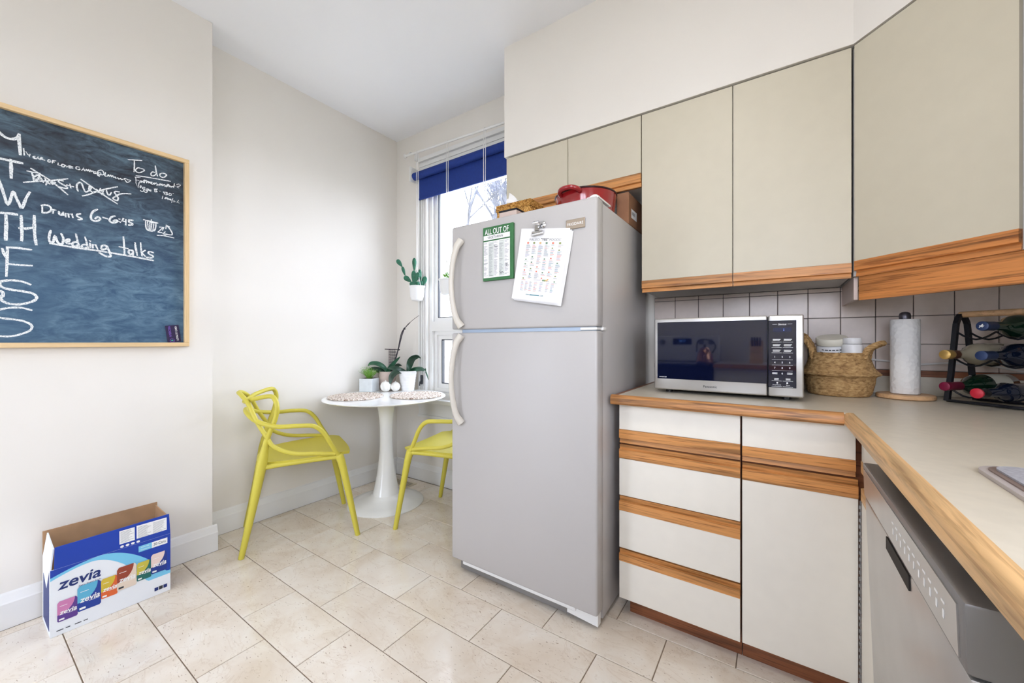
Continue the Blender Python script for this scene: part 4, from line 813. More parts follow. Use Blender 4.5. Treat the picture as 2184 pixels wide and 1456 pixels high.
# printed cans
cans = [((0.018, 0.072, 0.052, 0.132), (206, 128, 178), (92, 58, 142)), ((0.071, 0.137, 0.062, 0.164), (92, 178, 214), (26, 60, 152)), ((0.137, 0.186, 0.078, 0.160), (214, 186, 60), (224, 102, 48)),
        ((0.184, 0.245, 0.086, 0.184), (154, 66, 44), (232, 214, 196)), ((0.246, 0.294, 0.096, 0.176), (200, 188, 70), (24, 104, 98)), ((0.293, 0.348, 0.104, 0.192), (238, 214, 206), (26, 54, 140))]
mats_ = [mb_, mlb, mnavy, M['white'], M['ink']]
for k, ((a0, a1, z0, z1), ct, cb_) in enumerate(cans):
    i1 = len(mats_); mats_ += [P('can_top_print', ct, 0.5, var=0.03), P('can_body_print', cb_, 0.5, var=0.03)]
    e = 0.0014+0.0002*k; w2, h2 = a1-a0, z1-z0; Q = Vector((x1+e, y0, 0)); cz = 0.08*h2
    sl = lambda a: 0.10*(a-a0)
    out = [(a0+0.06*w2, z0), (a1-0.06*w2, z0), (a1, z0+0.05*h2), (a1, z1-0.10*h2), (a1-0.10*w2, z1), (a0+0.10*w2, z1), (a0, z1-0.10*h2), (a0, z0+0.05*h2)]
    b.add([Q+Vector((0, a, z+0.0)) for a, z in out], [tuple(range(8))], i1+1)
    top = [(a0, z0+0.34*h2)]+[(a0+w2*0.86*math.sin(t_*PI/16), z0+0.34*h2+(0.66*h2)*(1-math.cos(t_*PI/16))) for t_ in range(1, 9)]+[(a0+0.10*w2, z1), (a0, z1-0.10*h2)]
    top = [(min(a, a1-0.06*w2), min(z, z1)) for a, z in top]
    b.add([Q+Vector((0.0003, a, z)) for a, z in top], [tuple(range(len(top)))], i1)
    text(b, 'zevia', Q+Vector((0.0006, (a0+a1)/2+0.002, z0+0.43*h2)), AY, (0, 0.06, 1), h=0.21*h2, wd=w2*0.86, off=0.02, sh=0.12, mi=3)
    rect(b, Q+Vector((0.0006, 0, 0)), AY, BZ, a0+0.08*w2, a0+0.34*w2, z0+0.06*h2, z0+0.14*h2, 3 if k != 3 else 4); rect(b, Q+Vector((0.0006, 0, 0)), AY, BZ, a0+0.48*w2, a0+0.92*w2, z0+0.30*h2, z0+0.315*h2, 3)
    rect(b, Q+Vector((0.0006, 0, 0)), AY, BZ, a0+0.12*w2, a0+0.48*w2, z0+0.74*h2, z0+0.76*h2, 3)
b.build('front_print', mats_, bx)
b = MB(); 
def fl(a, z): return Vector((x1+0.0010-(z-0.262)*0.03, y0+a, z))
def frect(a0, a1, z0, z1, mi, e=0.0): b.add([fl(a0, z0)+Vector((e,0,0)), fl(a1, z0)+Vector((e,0,0)), fl(a1, z1)+Vector((e,0,0)), fl(a0, z1)+Vector((e,0,0))], [(0,1,2,3)], mi)
frect(0.192, 0.240, 0.282, 0.338, 0); frect(0.246, 0.348, 0.284, 0.340, 0); rnd = random.Random(8)
for (a0, a1) in ((0.195, 0.237), (0.250, 0.296), (0.300, 0.345)):
    for k in range(11): frect(a0, a0+(a1-a0)*rnd.uniform(0.6, 1), 0.2865+k*0.0045, 0.2878+k*0.0045, 1, 0.0004)
for k in range(4): blob(b, fl(0.200+0.017*k, 0.2705)+Vector((0.0002, 0, 0)), AY, BZ, 0, 0, 0.006, 0.005, mi=0)
b.build('flap_print', [M['white'], M['inkg']], bx)
b = MB(); b.prism([(x0+0.03, 0.02), (x1-0.02, 0.02), (x1-0.02, 0.25), (x1-0.09, 0.16), (x0+0.03, 0.20)][::-1], lambda a, z, t_: (a, y0-0.0006*t_-0.0001, z)); b.build('side_print', mnavy, bx)
# ================================================================== TABLE AND CHAIRS
TC = (-2.315, 1.80); TZ = 0.757
tb = thing('tulip_table', 'round white pedestal table by the window', 'table', (TC[0], TC[1], 0))
MB().lathe([(0.0, 0.728), (0.20, 0.730), (0.36, 0.738), (0.412, 0.748), (0.420, 0.754), (0.417, TZ), (0.0, TZ)], (TC[0], TC[1], 0), 72, cap=False).build('table_top', M['tulip'], tb, smooth=25)
MB().lathe([(0.260, 0.0), (0.262, 0.004), (0.255, 0.010), (0.20, 0.022), (0.13, 0.042), (0.105, 0.056), (0.094, 0.068)], (TC[0], TC[1], 0), 72).build('base_disc', M['tulip'], tb, smooth=35)
st_ = [(0.094, 0.068), (0.080, 0.12), (0.062, 0.22), (0.048, 0.34), (0.043, 0.44), (0.045, 0.55), (0.054, 0.64), (0.066, 0.70), (0.078, 0.727)]
MB().lathe([(p[0], p[2]) for p in spline([(r, 0, z) for r, z in st_], 4)], (TC[0], TC[1], 0), 48).build('stem', M['tulip'], tb, smooth=40)

def make_chair():
    t = thing('armchair', '', 'chair', (0,0,0), 0, 'yellow moulded armchairs at the round table')
    Y = M['yellow']
    def part(name, b, sm=70): return b.build(name, Y, t, smooth=sm, world=False)
    # seat pan
    def w(y): 
        if y > 0.19: return 0.246-0.9*(y-0.19)**1.25
        return 0.180+0.066*math.sin(min(1, max(0, (y+0.20)/0.26))*PI/2)
    def zt(u, y):
        base = 0.482+0.010*(y/0.25) if y < 0.18 else 0.489-1.2*(y-0.18)**2
        return base+0.012*abs(u)**2.5-0.010*(1-u*u)*max(0, 1-abs(y+0.02)/0.2)
    def top(i, j): y = -0.205+0.455*j; u = -1+2*i; return (u*w(y), y-0.012*(1-u*u)*(1 if j < 0.05 else 0)+0.018*(1-u*u)*j**4, zt(u, y))
    b = MB(); b.grid(top, 16, 18); o = MB().grid(lambda i, j: (lambda p: (p[0]*0.985, p[1]*0.985, p[2]-0.016))(top(1-i, j)), 16, 18); b.add(o.v, o.f)
    nu, nv = 17, 19; O = nu*nv
    for i in range(16): b.f.append((i, O+16-i, O+15-i, i+1)); b.m.append(0); a = (nv-1)*nu; b.f.append((a+i, a+i+1, O+a+15-i, O+a+16-i)); b.m.append(0)
    for j in range(18): b.f.append((j*nu, (j+1)*nu, O+(j+1)*nu+16, O+j*nu+16)); b.m.append(0); b.f.append((j*nu+16, O+j*nu, O+(j+1)*nu, (j+1)*nu+16)); b.m.append(0)
    part('seat', b, 50)
    for s in (-1, 1):
        rl_ = spline([(s*0.210, -0.172, 0.62), (s*0.205, -0.195, 0.48), (s*0.207, -0.235, 0.26), (s*0.215, -0.287, 0.0)], 5); part('leg', MB().tube(rl_, lerpr(0.0165, 0.0115, len(rl_)) if False else [0.013, 0.015, 0.018, 0.021, 0.024]+lerpr(0.026, 0.014, len(rl_)-5), 12))
        fl_ = spline([(s*0.247, 0.185, 0.492), (s*0.252, 0.205, 0.42), (s*0.257, 0.245, 0.22), (s*0.263, 0.287, 0.0)], 5); part('leg', MB().tube(fl_, [0.018]+lerpr(0.0235, 0.014, len(fl_)-1), 12))
        sr = spline([(s*0.204, -0.195, 0.462), (s*0.212, -0.12, 0.468), (s*0.228, 0.0, 0.474), (s*0.246, 0.19, 0.478)], 4); part('seat_rail', MB().tube(sr, [0.022]+[0.0135]*(len(sr)-2)+[0.018], 10))
    fr_ = [(-0.246, 0.19, 0.474), (-0.12, 0.200, 0.470), (0, 0.203, 0.468), (0.12, 0.200, 0.470), (0.246, 0.19, 0.474)]; part('front_rail', MB().tube(spline(fr_, 4), 0.011, 10))
    br_ = [(-0.204, -0.195, 0.464), (0, -0.215, 0.470), (0.204, -0.195, 0.464)]; part('back_rail', MB().tube(spline(br_, 6), 0.010, 10))
    def sym(h): return [(-x, y, z) for x, y, z in h]+[(x, y, z) for x, y, z in h[::-1] if x > 1e-6]
    wide = [(0.206, -0.19, 0.50), (0.212, -0.168, 0.62), (0.240, -0.135, 0.72), (0.250, -0.124, 0.79), (0.232, -0.135, 0.836), (0.195, -0.160, 0.849), (0.13, -0.228, 0.832), (0.06, -0.268, 0.812), (0.0, -0.282, 0.806)]
    part('wide_back_loop', MB().tube(spline(sym(wide), 5), 0.0125, 10))
    inner = [(0.258, 0.165, 0.500), (0.253, 0.06, 0.515), (0.249, -0.02, 0.524), (0.238, -0.085, 0.543), (0.222, -0.143, 0.578), (0.208, -0.172, 0.628), (0.172, -0.222, 0.72), (0.130, -0.258, 0.805), (0.075, -0.292, 0.848), (0.0, -0.310, 0.858)]
    part('inner_back_loop', MB().tube(spline(sym(inner), 5), 0.0115, 10))
    arm = [(0.256, 0.180, 0.492), (0.266, 0.143, 0.556), (0.277, 0.103, 0.630), (0.280, 0.052, 0.676), (0.278, -0.03, 0.686), (0.252, -0.135, 0.690), (0.17, -0.222, 0.715), (0.09, -0.264, 0.745), (0.0, -0.277, 0.758)]
    part('arm_loop', MB().tube(spline(sym(arm), 5), 0.0125, 10))
    return t
ch = make_chair(); ch.location = (-2.418, 1.244, 0); ch.rotation_euler = (0, 0, math.atan2(0.912, 0.410)-PI/2)
ch['label'] = 'yellow moulded armchair standing against the nook wall, seen side on'
dup(ch, (-1.716, 1.893, 0), math.radians(193.5)-PI/2, 'yellow moulded armchair half hidden behind the fridge')

# placemats
def placemat(c, label):
    b = MB(); z = TZ+0.0005; pts = []; turns = 13; R = 0.187
    n_ = 560
    for i in range(n_):
        u = i/(n_-1); a = 2*PI*turns*math.sqrt(u)*1.0; r = 0.006+(R-0.006)*math.sqrt(u); pts.append((c[0]+r*math.cos(a), c[1]+r*math.sin(a), z+0.0055+0.0012*math.sin(i*2.1)))
    b.tube(pts, [0.0072+0.0011*math.sin(i*2.1+1) if i < n_-1 else 0.003 for i in range(n_)], 6)
    for i in range(len(b.v)): x, y, zz = b.v[i]; b.v[i] = (x, y, max(z, min(zz, z+0.0105)))
    tag(b.build('placemat', M['braid'], smooth=True), label, 'placemat', 'round braided placemats')
placemat((-2.455, 1.655), 'round braided placemat nearer the side chair'); placemat((-2.150, 1.942), 'round braided placemat nearer the fridge')

def leaf(t, pts, wd, mat='leaf', name='leaf', fold=0.25, roll=0.75):
    q = spline(pts, 5); n_ = len(q); b = MB(); K = 5; vs = []; T = [Vector(p) for p in q]
    for i in range(n_):
        u = i/(n_-1); d = (T[min(n_-1, i+1)]-T[max(0, i-1)]).normalized(); sd = d.cross(Vector((0, 0, 1)))
        if sd.length < 1e-3: sd = Vector((1, 0, 0))
        sd.normalize(); up = sd.cross(d).normalized(); sd, up = sd*math.cos(roll)+up*math.sin(roll), up*math.cos(roll)-sd*math.sin(roll)
        if up.dot(Vector((0.76, -0.6, 0.5))) < 0: sd, up = -sd, -up
        ww = 1.05*wd/2*(max(0.05, math.sin(PI*min(1, 0.16+0.84*u)))**0.6)
        for e in (0, -0.0022):
            for k in range(K): f = -1+2*k/(K-1); vs.append(T[i]+sd*(f*ww)+up*(fold*ww*abs(f)**1.5+e))
    fs = []
    for i in range(n_-1):
        o = i*2*K; p = (i+1)*2*K
        for k in range(K-1): fs.append((o+k, o+k+1, p+k+1, p+k)); fs.append((o+K+k+1, o+K+k, p+K+k, p+K+k+1))
        fs.append((o, p, p+K, o+K)); fs.append((o+K-1, o+2*K-1, p+2*K-1, p+K-1))
    fs.append(tuple(range(K))+tuple(range(2*K-1, K-1, -1)))
    b.add(vs, fs).build(name, M[mat], t, smooth=60)
# frame: R = screen-right direction in the room, F = away from the camera
Rv = Vector((0.827, 0.562, 0)); Fv = Vector((-0.562, 0.827, 0))
PS = 1.14
def at(c, r, f, z): p = Vector((c[0], c[1], 0))+Rv*r*PS+Fv*f*PS; return (p.x, p.y, TZ+z*PS)
# orchid in the white ribbed pot
oc = (-2.458, 2.120)
o1 = thing('potted_orchid', 'orchid without flowers in a white ribbed pot beside the window', 'plant', (oc[0], oc[1], TZ))
rib = [(0.0, 0.0)]+[(0.044+0.0185*(k/24)+0.0011*math.sin(k*1.9), 0.136*k/24) for k in range(25)]+[(0.064, 0.138), (0.058, 0.138), (0.055, 0.118), (0.0, 0.116)]
rib = [(r*PS, z*PS) for r, z in rib]
MB().lathe(rib, (oc[0], oc[1], TZ), 44, cap=False).build('pot', M['glaze'], o1, smooth=50); MB().lathe([(0.056*PS, 0.119*PS), (0.03*PS, 0.128*PS), (0.0, 0.130*PS)], (oc[0], oc[1], TZ), 20, cap=False).build('soil', M['soil'], o1)
leaf(o1, [at(oc, 0, 0, 0.125), at(oc, 0.012, 0, 0.18), at(oc, 0.035, -0.01, 0.225), at(oc, 0.075, -0.02, 0.242), at(oc, 0.098, -0.025, 0.228)], 0.052, 'leafdk')
leaf(o1, [at(oc, 0.01, 0, 0.128), at(oc, 0.06, -0.02, 0.152), at(oc, 0.11, -0.035, 0.156), at(oc, 0.140, -0.045, 0.135), at(oc, 0.158, -0.05, 0.080)], 0.050, 'leaf')
leaf(o1, [at(oc, -0.01, -0.01, 0.128), at(oc, -0.055, -0.03, 0.150), at(oc, -0.10, -0.035, 0.158), at(oc, -0.135, -0.03, 0.157)], 0.044, 'leafdk')
leaf(o1, [at(oc, -0.015, -0.02, 0.126), at(oc, -0.055, -0.05, 0.136), at(oc, -0.088, -0.075, 0.105), at(oc, -0.098, -0.085, 0.055)], 0.052, 'leafdk')
leaf(o1, [at(oc, 0.0, 0.02, 0.126), at(oc, 0.04, 0.05, 0.15), at(oc, 0.07, 0.08, 0.14)], 0.04, 'leaf')
# orchid in the taupe pot, bare flower spike on a dark clip stake
tc_ = (-2.630, 2.056)
o2 = thing('potted_orchid', 'orchid in a taupe pot with a bare leaning flower spike', 'plant', (tc_[0], tc_[1], TZ))
MB().lathe([(r*PS, z*PS) for r, z in [(0.0, 0.0), (0.046, 0.0), (0.050, 0.004), (0.064, 0.128), (0.063, 0.132), (0.058, 0.131), (0.055, 0.112), (0.0, 0.110)]], (tc_[0], tc_[1], TZ), 44, cap=False).build('pot', M['taupe'], o2, smooth=40); MB().lathe([(0.056*PS, 0.113*PS), (0.03*PS, 0.122*PS), (0.0, 0.124*PS)], (tc_[0], tc_[1], TZ), 20, cap=False).build('soil', M['soil'], o2)
leaf(o2, [at(tc_, 0, 0, 0.122), at(tc_, -0.025, -0.01, 0.160), at(tc_, -0.065, -0.02, 0.185), at(tc_, -0.105, -0.03, 0.188), at(tc_, -0.125, -0.035, 0.172)], 0.046)
leaf(o2, [at(tc_, 0, 0, 0.122), at(tc_, -0.04, -0.03, 0.142), at(tc_, -0.08, -0.045, 0.152), at(tc_, -0.118, -0.055, 0.146)], 0.042, 'leafdk')
leaf(o2, [at(tc_, 0, -0.01, 0.120), at(tc_, 0.025, -0.02, 0.160), at(tc_, 0.060, -0.025, 0.200), at(tc_, 0.100, -0.03, 0.236)], 0.034)
leaf(o2, [at(tc_, 0.01, 0, 0.120), at(tc_, 0.04, 0, 0.155), at(tc_, 0.075, 0.01, 0.178), at(tc_, 0.10, 0.01, 0.172)], 0.044, 'leafdk')
leaf(o2, [at(tc_, -0.01, -0.02, 0.120), at(tc_, -0.04, -0.04, 0.13), at(tc_, -0.062, -0.05, 0.135)], 0.034, 'leafdk')
sp_ = [at(tc_, 0.025, 0.0, 0.11), at(tc_, 0.055, 0, 0.20), at(tc_, 0.082, 0, 0.30), at(tc_, 0.105, 0, 0.39), at(tc_, 0.125, 0, 0.445)]
MB().tube(spline(sp_, 6), 0.0042, 8).build('support_stake', M['stem'], o2, smooth=True)
MB().tube(spline([at(tc_, 0.018, 0.006, 0.11), at(tc_, 0.070, 0.006, 0.27), at(tc_, 0.098, 0.006, 0.40), at(tc_, 0.135, 0.0, 0.452), at(tc_, 0.185, -0.02, 0.495), at(tc_, 0.235, -0.03, 0.530)], 6), [0.0035]*22+[0.0018]*9, 8).build('flower_spike', M['stem'], o2, smooth=True)
for z, r in ((0.285, 0.080), (0.435, 0.122)):
    p = at(tc_, r, 0, z); MB().rbox(p[0]-0.009, p[0]+0.009, p[1]-0.005, p[1]+0.005, p[2]-0.006, p[2]+0.006, 0.002).build('stake_clip', M['blackpl'], o2)
# dark lattice sleeve standing behind
b = MB()
for k in range(9): b.tube([at(tc_, 0.008+0.0062*k, 0.012, 0.118), at(tc_, 0.008+0.0062*k, 0.012, 0.290)], 0.0018, 6)
for k in range(15): b.tube([at(tc_, 0.006, 0.012, 0.125+0.0115*k), at(tc_, 0.060, 0.012, 0.125+0.0115*k+0.004*(-1)**k)], 0.0016, 6)
b.tube([at(tc_, -0.022, 0.012, 0.290), at(tc_, 0.086, 0.012, 0.288)], 0.003, 8); b.build('lattice_trellis', M['stem'], o2)
# square planter
sq = (-2.668, 1.914); hp_ = thing('herb_planter', 'small bushy green plant in a square pale grey pot', 'plant', (sq[0], sq[1], TZ), math.radians(24))
b = MB(); b.rbox(-0.055, 0.055, -0.055, 0.055, 0, 0.102, 0.003); b.build('pot', M['concrete'], hp_, world=False)
MB().box(-0.048, 0.048, -0.048, 0.048, 0.1022, 0.1032).build('soil', M['soil'], hp_, world=False)
b = sprig_cluster(hp_, (0.001, 0.0, 0.101), 80, 0.075, 0.085, 'herb', 0.005, 0.018); b.location = (0, 0, 0)
for v in b.data.vertices: v.co += Vector((sq[0], sq[1], TZ))
# white bulbs
for c, r, lab in (((-2.530, 1.962), 0.041, 'white lobed ceramic bulb beside the square pot'), ((-2.488, 2.022), 0.037, 'white lobed ceramic bulb beside the ribbed orchid pot')):
    bt = thing('ceramic_bulb', lab, 'ornament', (c[0], c[1], TZ), group='white ceramic bulbs')
    MB().lathe([(r*math.sin(PI*k/14)*1.0+0.0005, r-r*math.cos(PI*k/14)) for k in range(15)], (c[0], c[1], TZ), 60, rf=lambda a, i: 1-0.085*abs(math.cos(3.5*a+0.25*i))**6).build('bulb', M['garlic'], bt, smooth=True)
    MB().lathe([(0.006, 0), (0.004, 0.006), (0.003, 0.010)], (c[0], c[1], TZ+2*r-0.002), 10).build('bulb_tip', M['garlic'], bt, smooth=True)
# floor register
rg = thing('floor_register', 'small beige slotted heating register in the floor by the corner', 'vent', (-2.51, 2.11, 0))
b = MB(); b.box(-2.648, -2.400, 2.058, 2.072, 0.0005, 0.004); b.box(-2.648, -2.400, 2.148, 2.162, 0.0005, 0.004); b.box(-2.648, -2.626, 2.072, 2.148, 0.0005, 0.004); b.box(-2.422, -2.400, 2.072, 2.148, 0.0005, 0.004); b.build('register_frame', M['register'], rg)
MB().box(-2.626, -2.422, 2.072, 2.148, 0.0003, 0.0010).build('register_well', M['dark'], rg)
for k in range(12): MB().box(-2.624+0.0168*k, -2.616+0.0168*k, 2.072, 2.148, 0.0012, 0.0035).build('slat', M['register'], rg)

# ================================================================== MICROWAVE
mx0, mx1, my, mz0, mz1 = -0.440, 0.083, 1.750, 0.945, 1.248
mw = thing('microwave', 'stainless steel microwave oven with a dark glass door', 'microwave', (-0.18, 1.94, 0.931))
MB().rbox(mx0+0.006, mx1-0.006, my+0.030, 2.130, mz0-0.002, mz1-0.004, 0.004).build('casing', M['blackpl'], mw, smooth=True)
xd = -0.026
MB().rbox(mx0, xd-0.0015, my, my+0.029, mz0, mz1, 0.006, 3).build('door', M['steel'], mw, smooth=True)
MB().rbox(xd+0.0015, mx1, my, my+0.029, mz0, mz1, 0.006, 3).build('control_fascia', M['steel'], mw, smooth=True)
MB().rbox(mx0+0.014, xd-0.002, my-0.0015, my+0.004, mz0+0.046, mz1-0.016, 0.001, 1).build('door_glass', M['mwglass'], mw)
kp = MB().rbox(xd+0.002, mx1-0.022, my-0.0015, my+0.004, mz0+0.034, mz1-0.020, 0.001, 1).build('keypad', M['mwglass'], mw)
b = MB(); yk = my-0.0020; kx0, kx1 = xd+0.013, mx1-0.033; kc = (kx0+kx1)/2; kw = kx1-kx0
text(b, 'Genius', (kc, yk, 1.214), X, Z, h=0.007, wd=0.026, sh=0.3); rect(b, (kc, yk, 1.214), X, Z, -0.030, -0.016, -0.0004, 0.0004); rect(b, (kc, yk, 1.214), X, Z, 0.016, 0.030, -0.0004, 0.0004)
for r_, z in enumerate((1.158, 1.138, 1.118)):
    for s in (-1, 1):
        for q in range(2): rect(b, (kc+s*kw*0.27, yk, z-0.004*q), X, Z, -0.012, 0.012 if q == 0 else 0.009, -0.0011, 0.0011)
        rect(b, (kc+s*kw*0.27, yk, z-0.010), X, Z, -0.0155, 0.0155, -0.0004, 0.0004)
for k in range(9): text(b, str(k+1), (kc+(k % 3-1)*kw*0.36, yk, 1.093-0.0205*(k//3)), X, Z, h=0.0062, off=0.01)
for k in range(3): rect(b, (kc, yk, 1.083-0.0205*k), X, Z, -kw*0.5, kw*0.5, -0.0003, 0.0003)
text(b, '0', (kc, yk, 1.0315), X, Z, h=0.0062, off=0.01)
for s in (-1, 1):
    for q in range(2): rect(b, (kc+s*kw*0.36, yk, 1.034-0.004*q), X, Z, -0.008, 0.008, -0.001, 0.001)
    for q in range(2): rect(b, (kc+s*kw*0.28, yk, 1.0125-0.004*q), X, Z, -0.007, 0.007, -0.001, 0.001)
    rect(b, (kc+s*kw*0.27, yk, 1.004), X, Z, -0.0155, 0.0155, -0.0004, 0.0004); blob(b, (kc+s*kw*0.24, yk, 0.997), X, Z, 0, 0, 0.003, 0.003, 10); rect(b, (kc+s*kw*0.27, yk, 0.983), X, Z, -0.0155, 0.0155, -0.0005, 0.0005)
text(b, 'Start', (kc+kw*0.28, yk, 0.989), X, Z, h=0.0042, off=0.0); text(b, 'Stop/Reset', (kc-kw*0.26, yk, 0.989), X, Z, h=0.0042, wd=0.026)
b.build('keypad_print', M['white'], kp)
dsp = MB().box(kc-0.028, kc+0.028, yk-0.0006, yk+0.0004, 1.186, 1.201).build('display_window', P('display_navy', (22, 30, 66), 0.1), kp); b = MB()
for q in (0, 1): b.box(kc+0.004, kc+0.0055, yk-0.0010, yk-0.0006, 1.190+0.005*q, 1.1915+0.005*q)
b.build('lit_colon', emis('display_blue', (0.15, 0.25, 1, 1), 3.0), dsp)
b = MB(); text(b, 'Panasonic', ((mx0+xd)/2+0.012, my-0.0005, mz0+0.022), X, Z, h=0.0095, wd=0.050, off=0.012); b.build('brand_lettering', M['ink'], mw)
b = MB(); text(b, 'INVERTER', (mx0+0.037, my-0.0020, mz0+0.054), X, Z, h=0.005, wd=0.030, sh=0.3); b.build('badge_lettering', M['white'], mw)
for x in (mx0+0.05, mx1-0.05):
    for y in (my+0.06, 2.09): MB().tube([(x, y, 0.9305), (x, y, mz0)], 0.014, 12).build('foot', M['blackpl'], mw)

# ================================================================== COUNTER: BASKET, TOWEL, RACK, MAT, CORD
ZK = 0.9312
bc = (0.214, 2.095)
bkt = thing('belly_basket', 'woven seagrass belly basket with rope handles next to the microwave', 'basket', (bc[0], bc[1], ZK))
prf = []; rows = 46
ctrl = [(0.094, 0.0), (0.101, 0.008), (0.107, 0.03), (0.112, 0.056), (0.115, 0.076), (0.127, 0.083), (0.131, 0.089), (0.125, 0.095), (0.114, 0.106), (0.105, 0.128), (0.099, 0.150), (0.095, 0.166), (0.094, 0.174)]
prof = [(p[0], p[2]) for p in spline([(r, 0, z) for r, z in ctrl], 4)]
full_prof = [(0.0, 0.001)]+prof+[(0.090, 0.174), (0.092, 0.15), (0.104, 0.10), (0.09, 0.02), (0.0, 0.012)]
np_ = len(prof)
MB().lathe(full_prof, (bc[0], bc[1], ZK), 112, cap=False, rf=lambda a, i: 1+(0.014*math.sin(28*a+(1.5 if (i//3) % 2 else -1.5)*(i % 3)+(i//3)*1.57) if 0 < i <= np_ else 0)).build('woven_body', M['seagrass'], bkt, smooth=60)
def rope(pts, r, name, t, mat):
    q = [Vector(p) for p in spline(pts, 8)]; b = MB()
    for s in range(3):
        pl = []
        for i, p in enumerate(q):
            d = (q[min(len(q)-1, i+1)]-q[max(0, i-1)]).normalized(); u = d.cross(Vector((0.3, 0.2, 1))).normalized(); v = d.cross(u); a = i*0.62+s*2*PI/3; pl.append(p+(u*math.cos(a)+v*math.sin(a))*r*0.6)
        b.tube(pl, r*0.72, 6)
    b.build(name, M[mat], t, smooth=True)
def bp(r, f, z): p = Vector((bc[0], bc[1], 0))+Vector((0.94, -0.28, 0))*r+Vector((0.28, 0.94, 0))*f; return (p.x, p.y, ZK+z)
rope([bp(0.088, -0.040, 0.150), bp(0.096, -0.040, 0.185), bp(0.122, -0.034, 0.206), bp(0.138, 0.0, 0.212), bp(0.122, 0.034, 0.206), bp(0.096, 0.040, 0.188), bp(0.088, 0.040, 0.150)], 0.0085, 'rope_handle', bkt, 'seagrass')
rope([bp(-0.075, -0.058, 0.150), bp(-0.082, -0.056, 0.190), bp(-0.104, -0.046, 0.226), bp(-0.124, -0.02, 0.246), bp(-0.118, 0.016, 0.24), bp(-0.098, 0.030, 0.20), bp(-0.086, 0.030, 0.150)], 0.0085, 'rope_handle', bkt, 'seagrass')
# tubs in the basket
j1 = thing('supplement_tub', 'wide cream lidded tub leaning in the seagrass basket', 'tub', bp(-0.028, 0.012, 0.014)); ax = Vector((-0.04, -0.26, 1)).normalized(); o0 = Vector(bp(-0.026, 0.026, 0.096))
MB().lathe([(0.0, 0), (0.047, 0.0), (0.050, 0.004), (0.050, 0.112), (0.046, 0.118)], axis=(o0, ax), n=40).build('tub_body', M['pill'], j1, smooth=40)
MB().lathe([(0.052, 0.118), (0.053, 0.121), (0.053, 0.142), (0.050, 0.146), (0.0, 0.146)], axis=(o0, ax), n=40).build('tub_lid', P('cream_lid', (232, 228, 214), 0.4), j1, smooth=40)
b = MB(); q = ax.to_track_quat('Z', 'Y'); rnd = random.Random(3)
for k in range(6):
    a = -2.5+rnd.uniform(0, 0.3)
    while a < -0.7:
        e = a+rnd.uniform(0.08, 0.3); z = 0.040+0.012*k; b.add([o0+q @ Vector((0.0504*math.cos(t_), 0.0504*math.sin(t_), zz)) for t_, zz in ((a, z), ((a+e)/2, z), (e, z), (e, z+0.004), ((a+e)/2, z+0.004), (a, z+0.004))], [tuple(range(6))]); a = e+0.06
b.build('tub_print', M['ink'], j1)
jc = bp(0.050, -0.034, 0); j2 = thing('pill_bottle', 'small white screw cap bottle standing in the seagrass basket', 'bottle', (jc[0], jc[1], ZK+0.040))
MB().lathe([(0.0, 0.0), (0.030, 0.0), (0.033, 0.004), (0.033, 0.158), (0.031, 0.166), (0.024, 0.169)], (jc[0], jc[1], ZK+0.040), 36).build('bottle_body', M['pill'], j2, smooth=40)
MB().lathe([(0.028, 0.1695), (0.029, 0.171), (0.029, 0.190), (0.027, 0.193), (0.0, 0.193)], (jc[0], jc[1], ZK+0.040), 36, rf=lambda a, i: 1+0.008*math.cos(36*a)).build('bottle_cap', M['pill'], j2, smooth=40)
b = MB()
for k in range(5):
    a = -2.35+0.24*k; b.add([(jc[0]+0.0334*math.cos(t_), jc[1]+0.0334*math.sin(t_), zz) for t_, zz in ((a, ZK+0.146), (a+0.16, ZK+0.146), (a+0.16, ZK+0.151), (a, ZK+0.151))], [(0,1,2,3)])
b.build('bottle_print', M['ink'], j2)
# paper towel
pc2 = (0.412, 2.098); tw = thing('towel_holder', 'paper towel roll on a round wooden stand with a grey knob', 'paper towel', (pc2[0], pc2[1], ZK))
MB().lathe([(0.0, 0.0), (0.080, 0.0), (0.084, 0.003), (0.084, 0.013), (0.080, 0.017), (0.0, 0.017)], (pc2[0], pc2[1], ZK), 56, cap=False).build('wooden_base', M['beech'], tw, smooth=40)
MB().tube([(pc2[0], pc2[1], ZK+0.016), (pc2[0], pc2[1], ZK+0.302)], 0.008, 12).build('post', M['towel_knob'], tw, smooth=True)
MB().lathe([(0.010, 0.0), (0.0165, 0.003), (0.0175, 0.016), (0.015, 0.026), (0.008, 0.031), (0.0, 0.032)], (pc2[0], pc2[1], ZK+0.302), 24).build('knob', M['towel_knob'], tw, smooth=True)
MB().lathe([(0.018, 0.019), (0.041, 0.019), (0.042, 0.022), (0.042, 0.302), (0.041, 0.304), (0.018, 0.304), (0.018, 0.019)], (pc2[0], pc2[1], ZK), 48, cap=False, rf=lambda a, i: 1+0.008*math.sin(2*a+1)).build('paper_roll', M['ptowel'], tw, smooth=50)
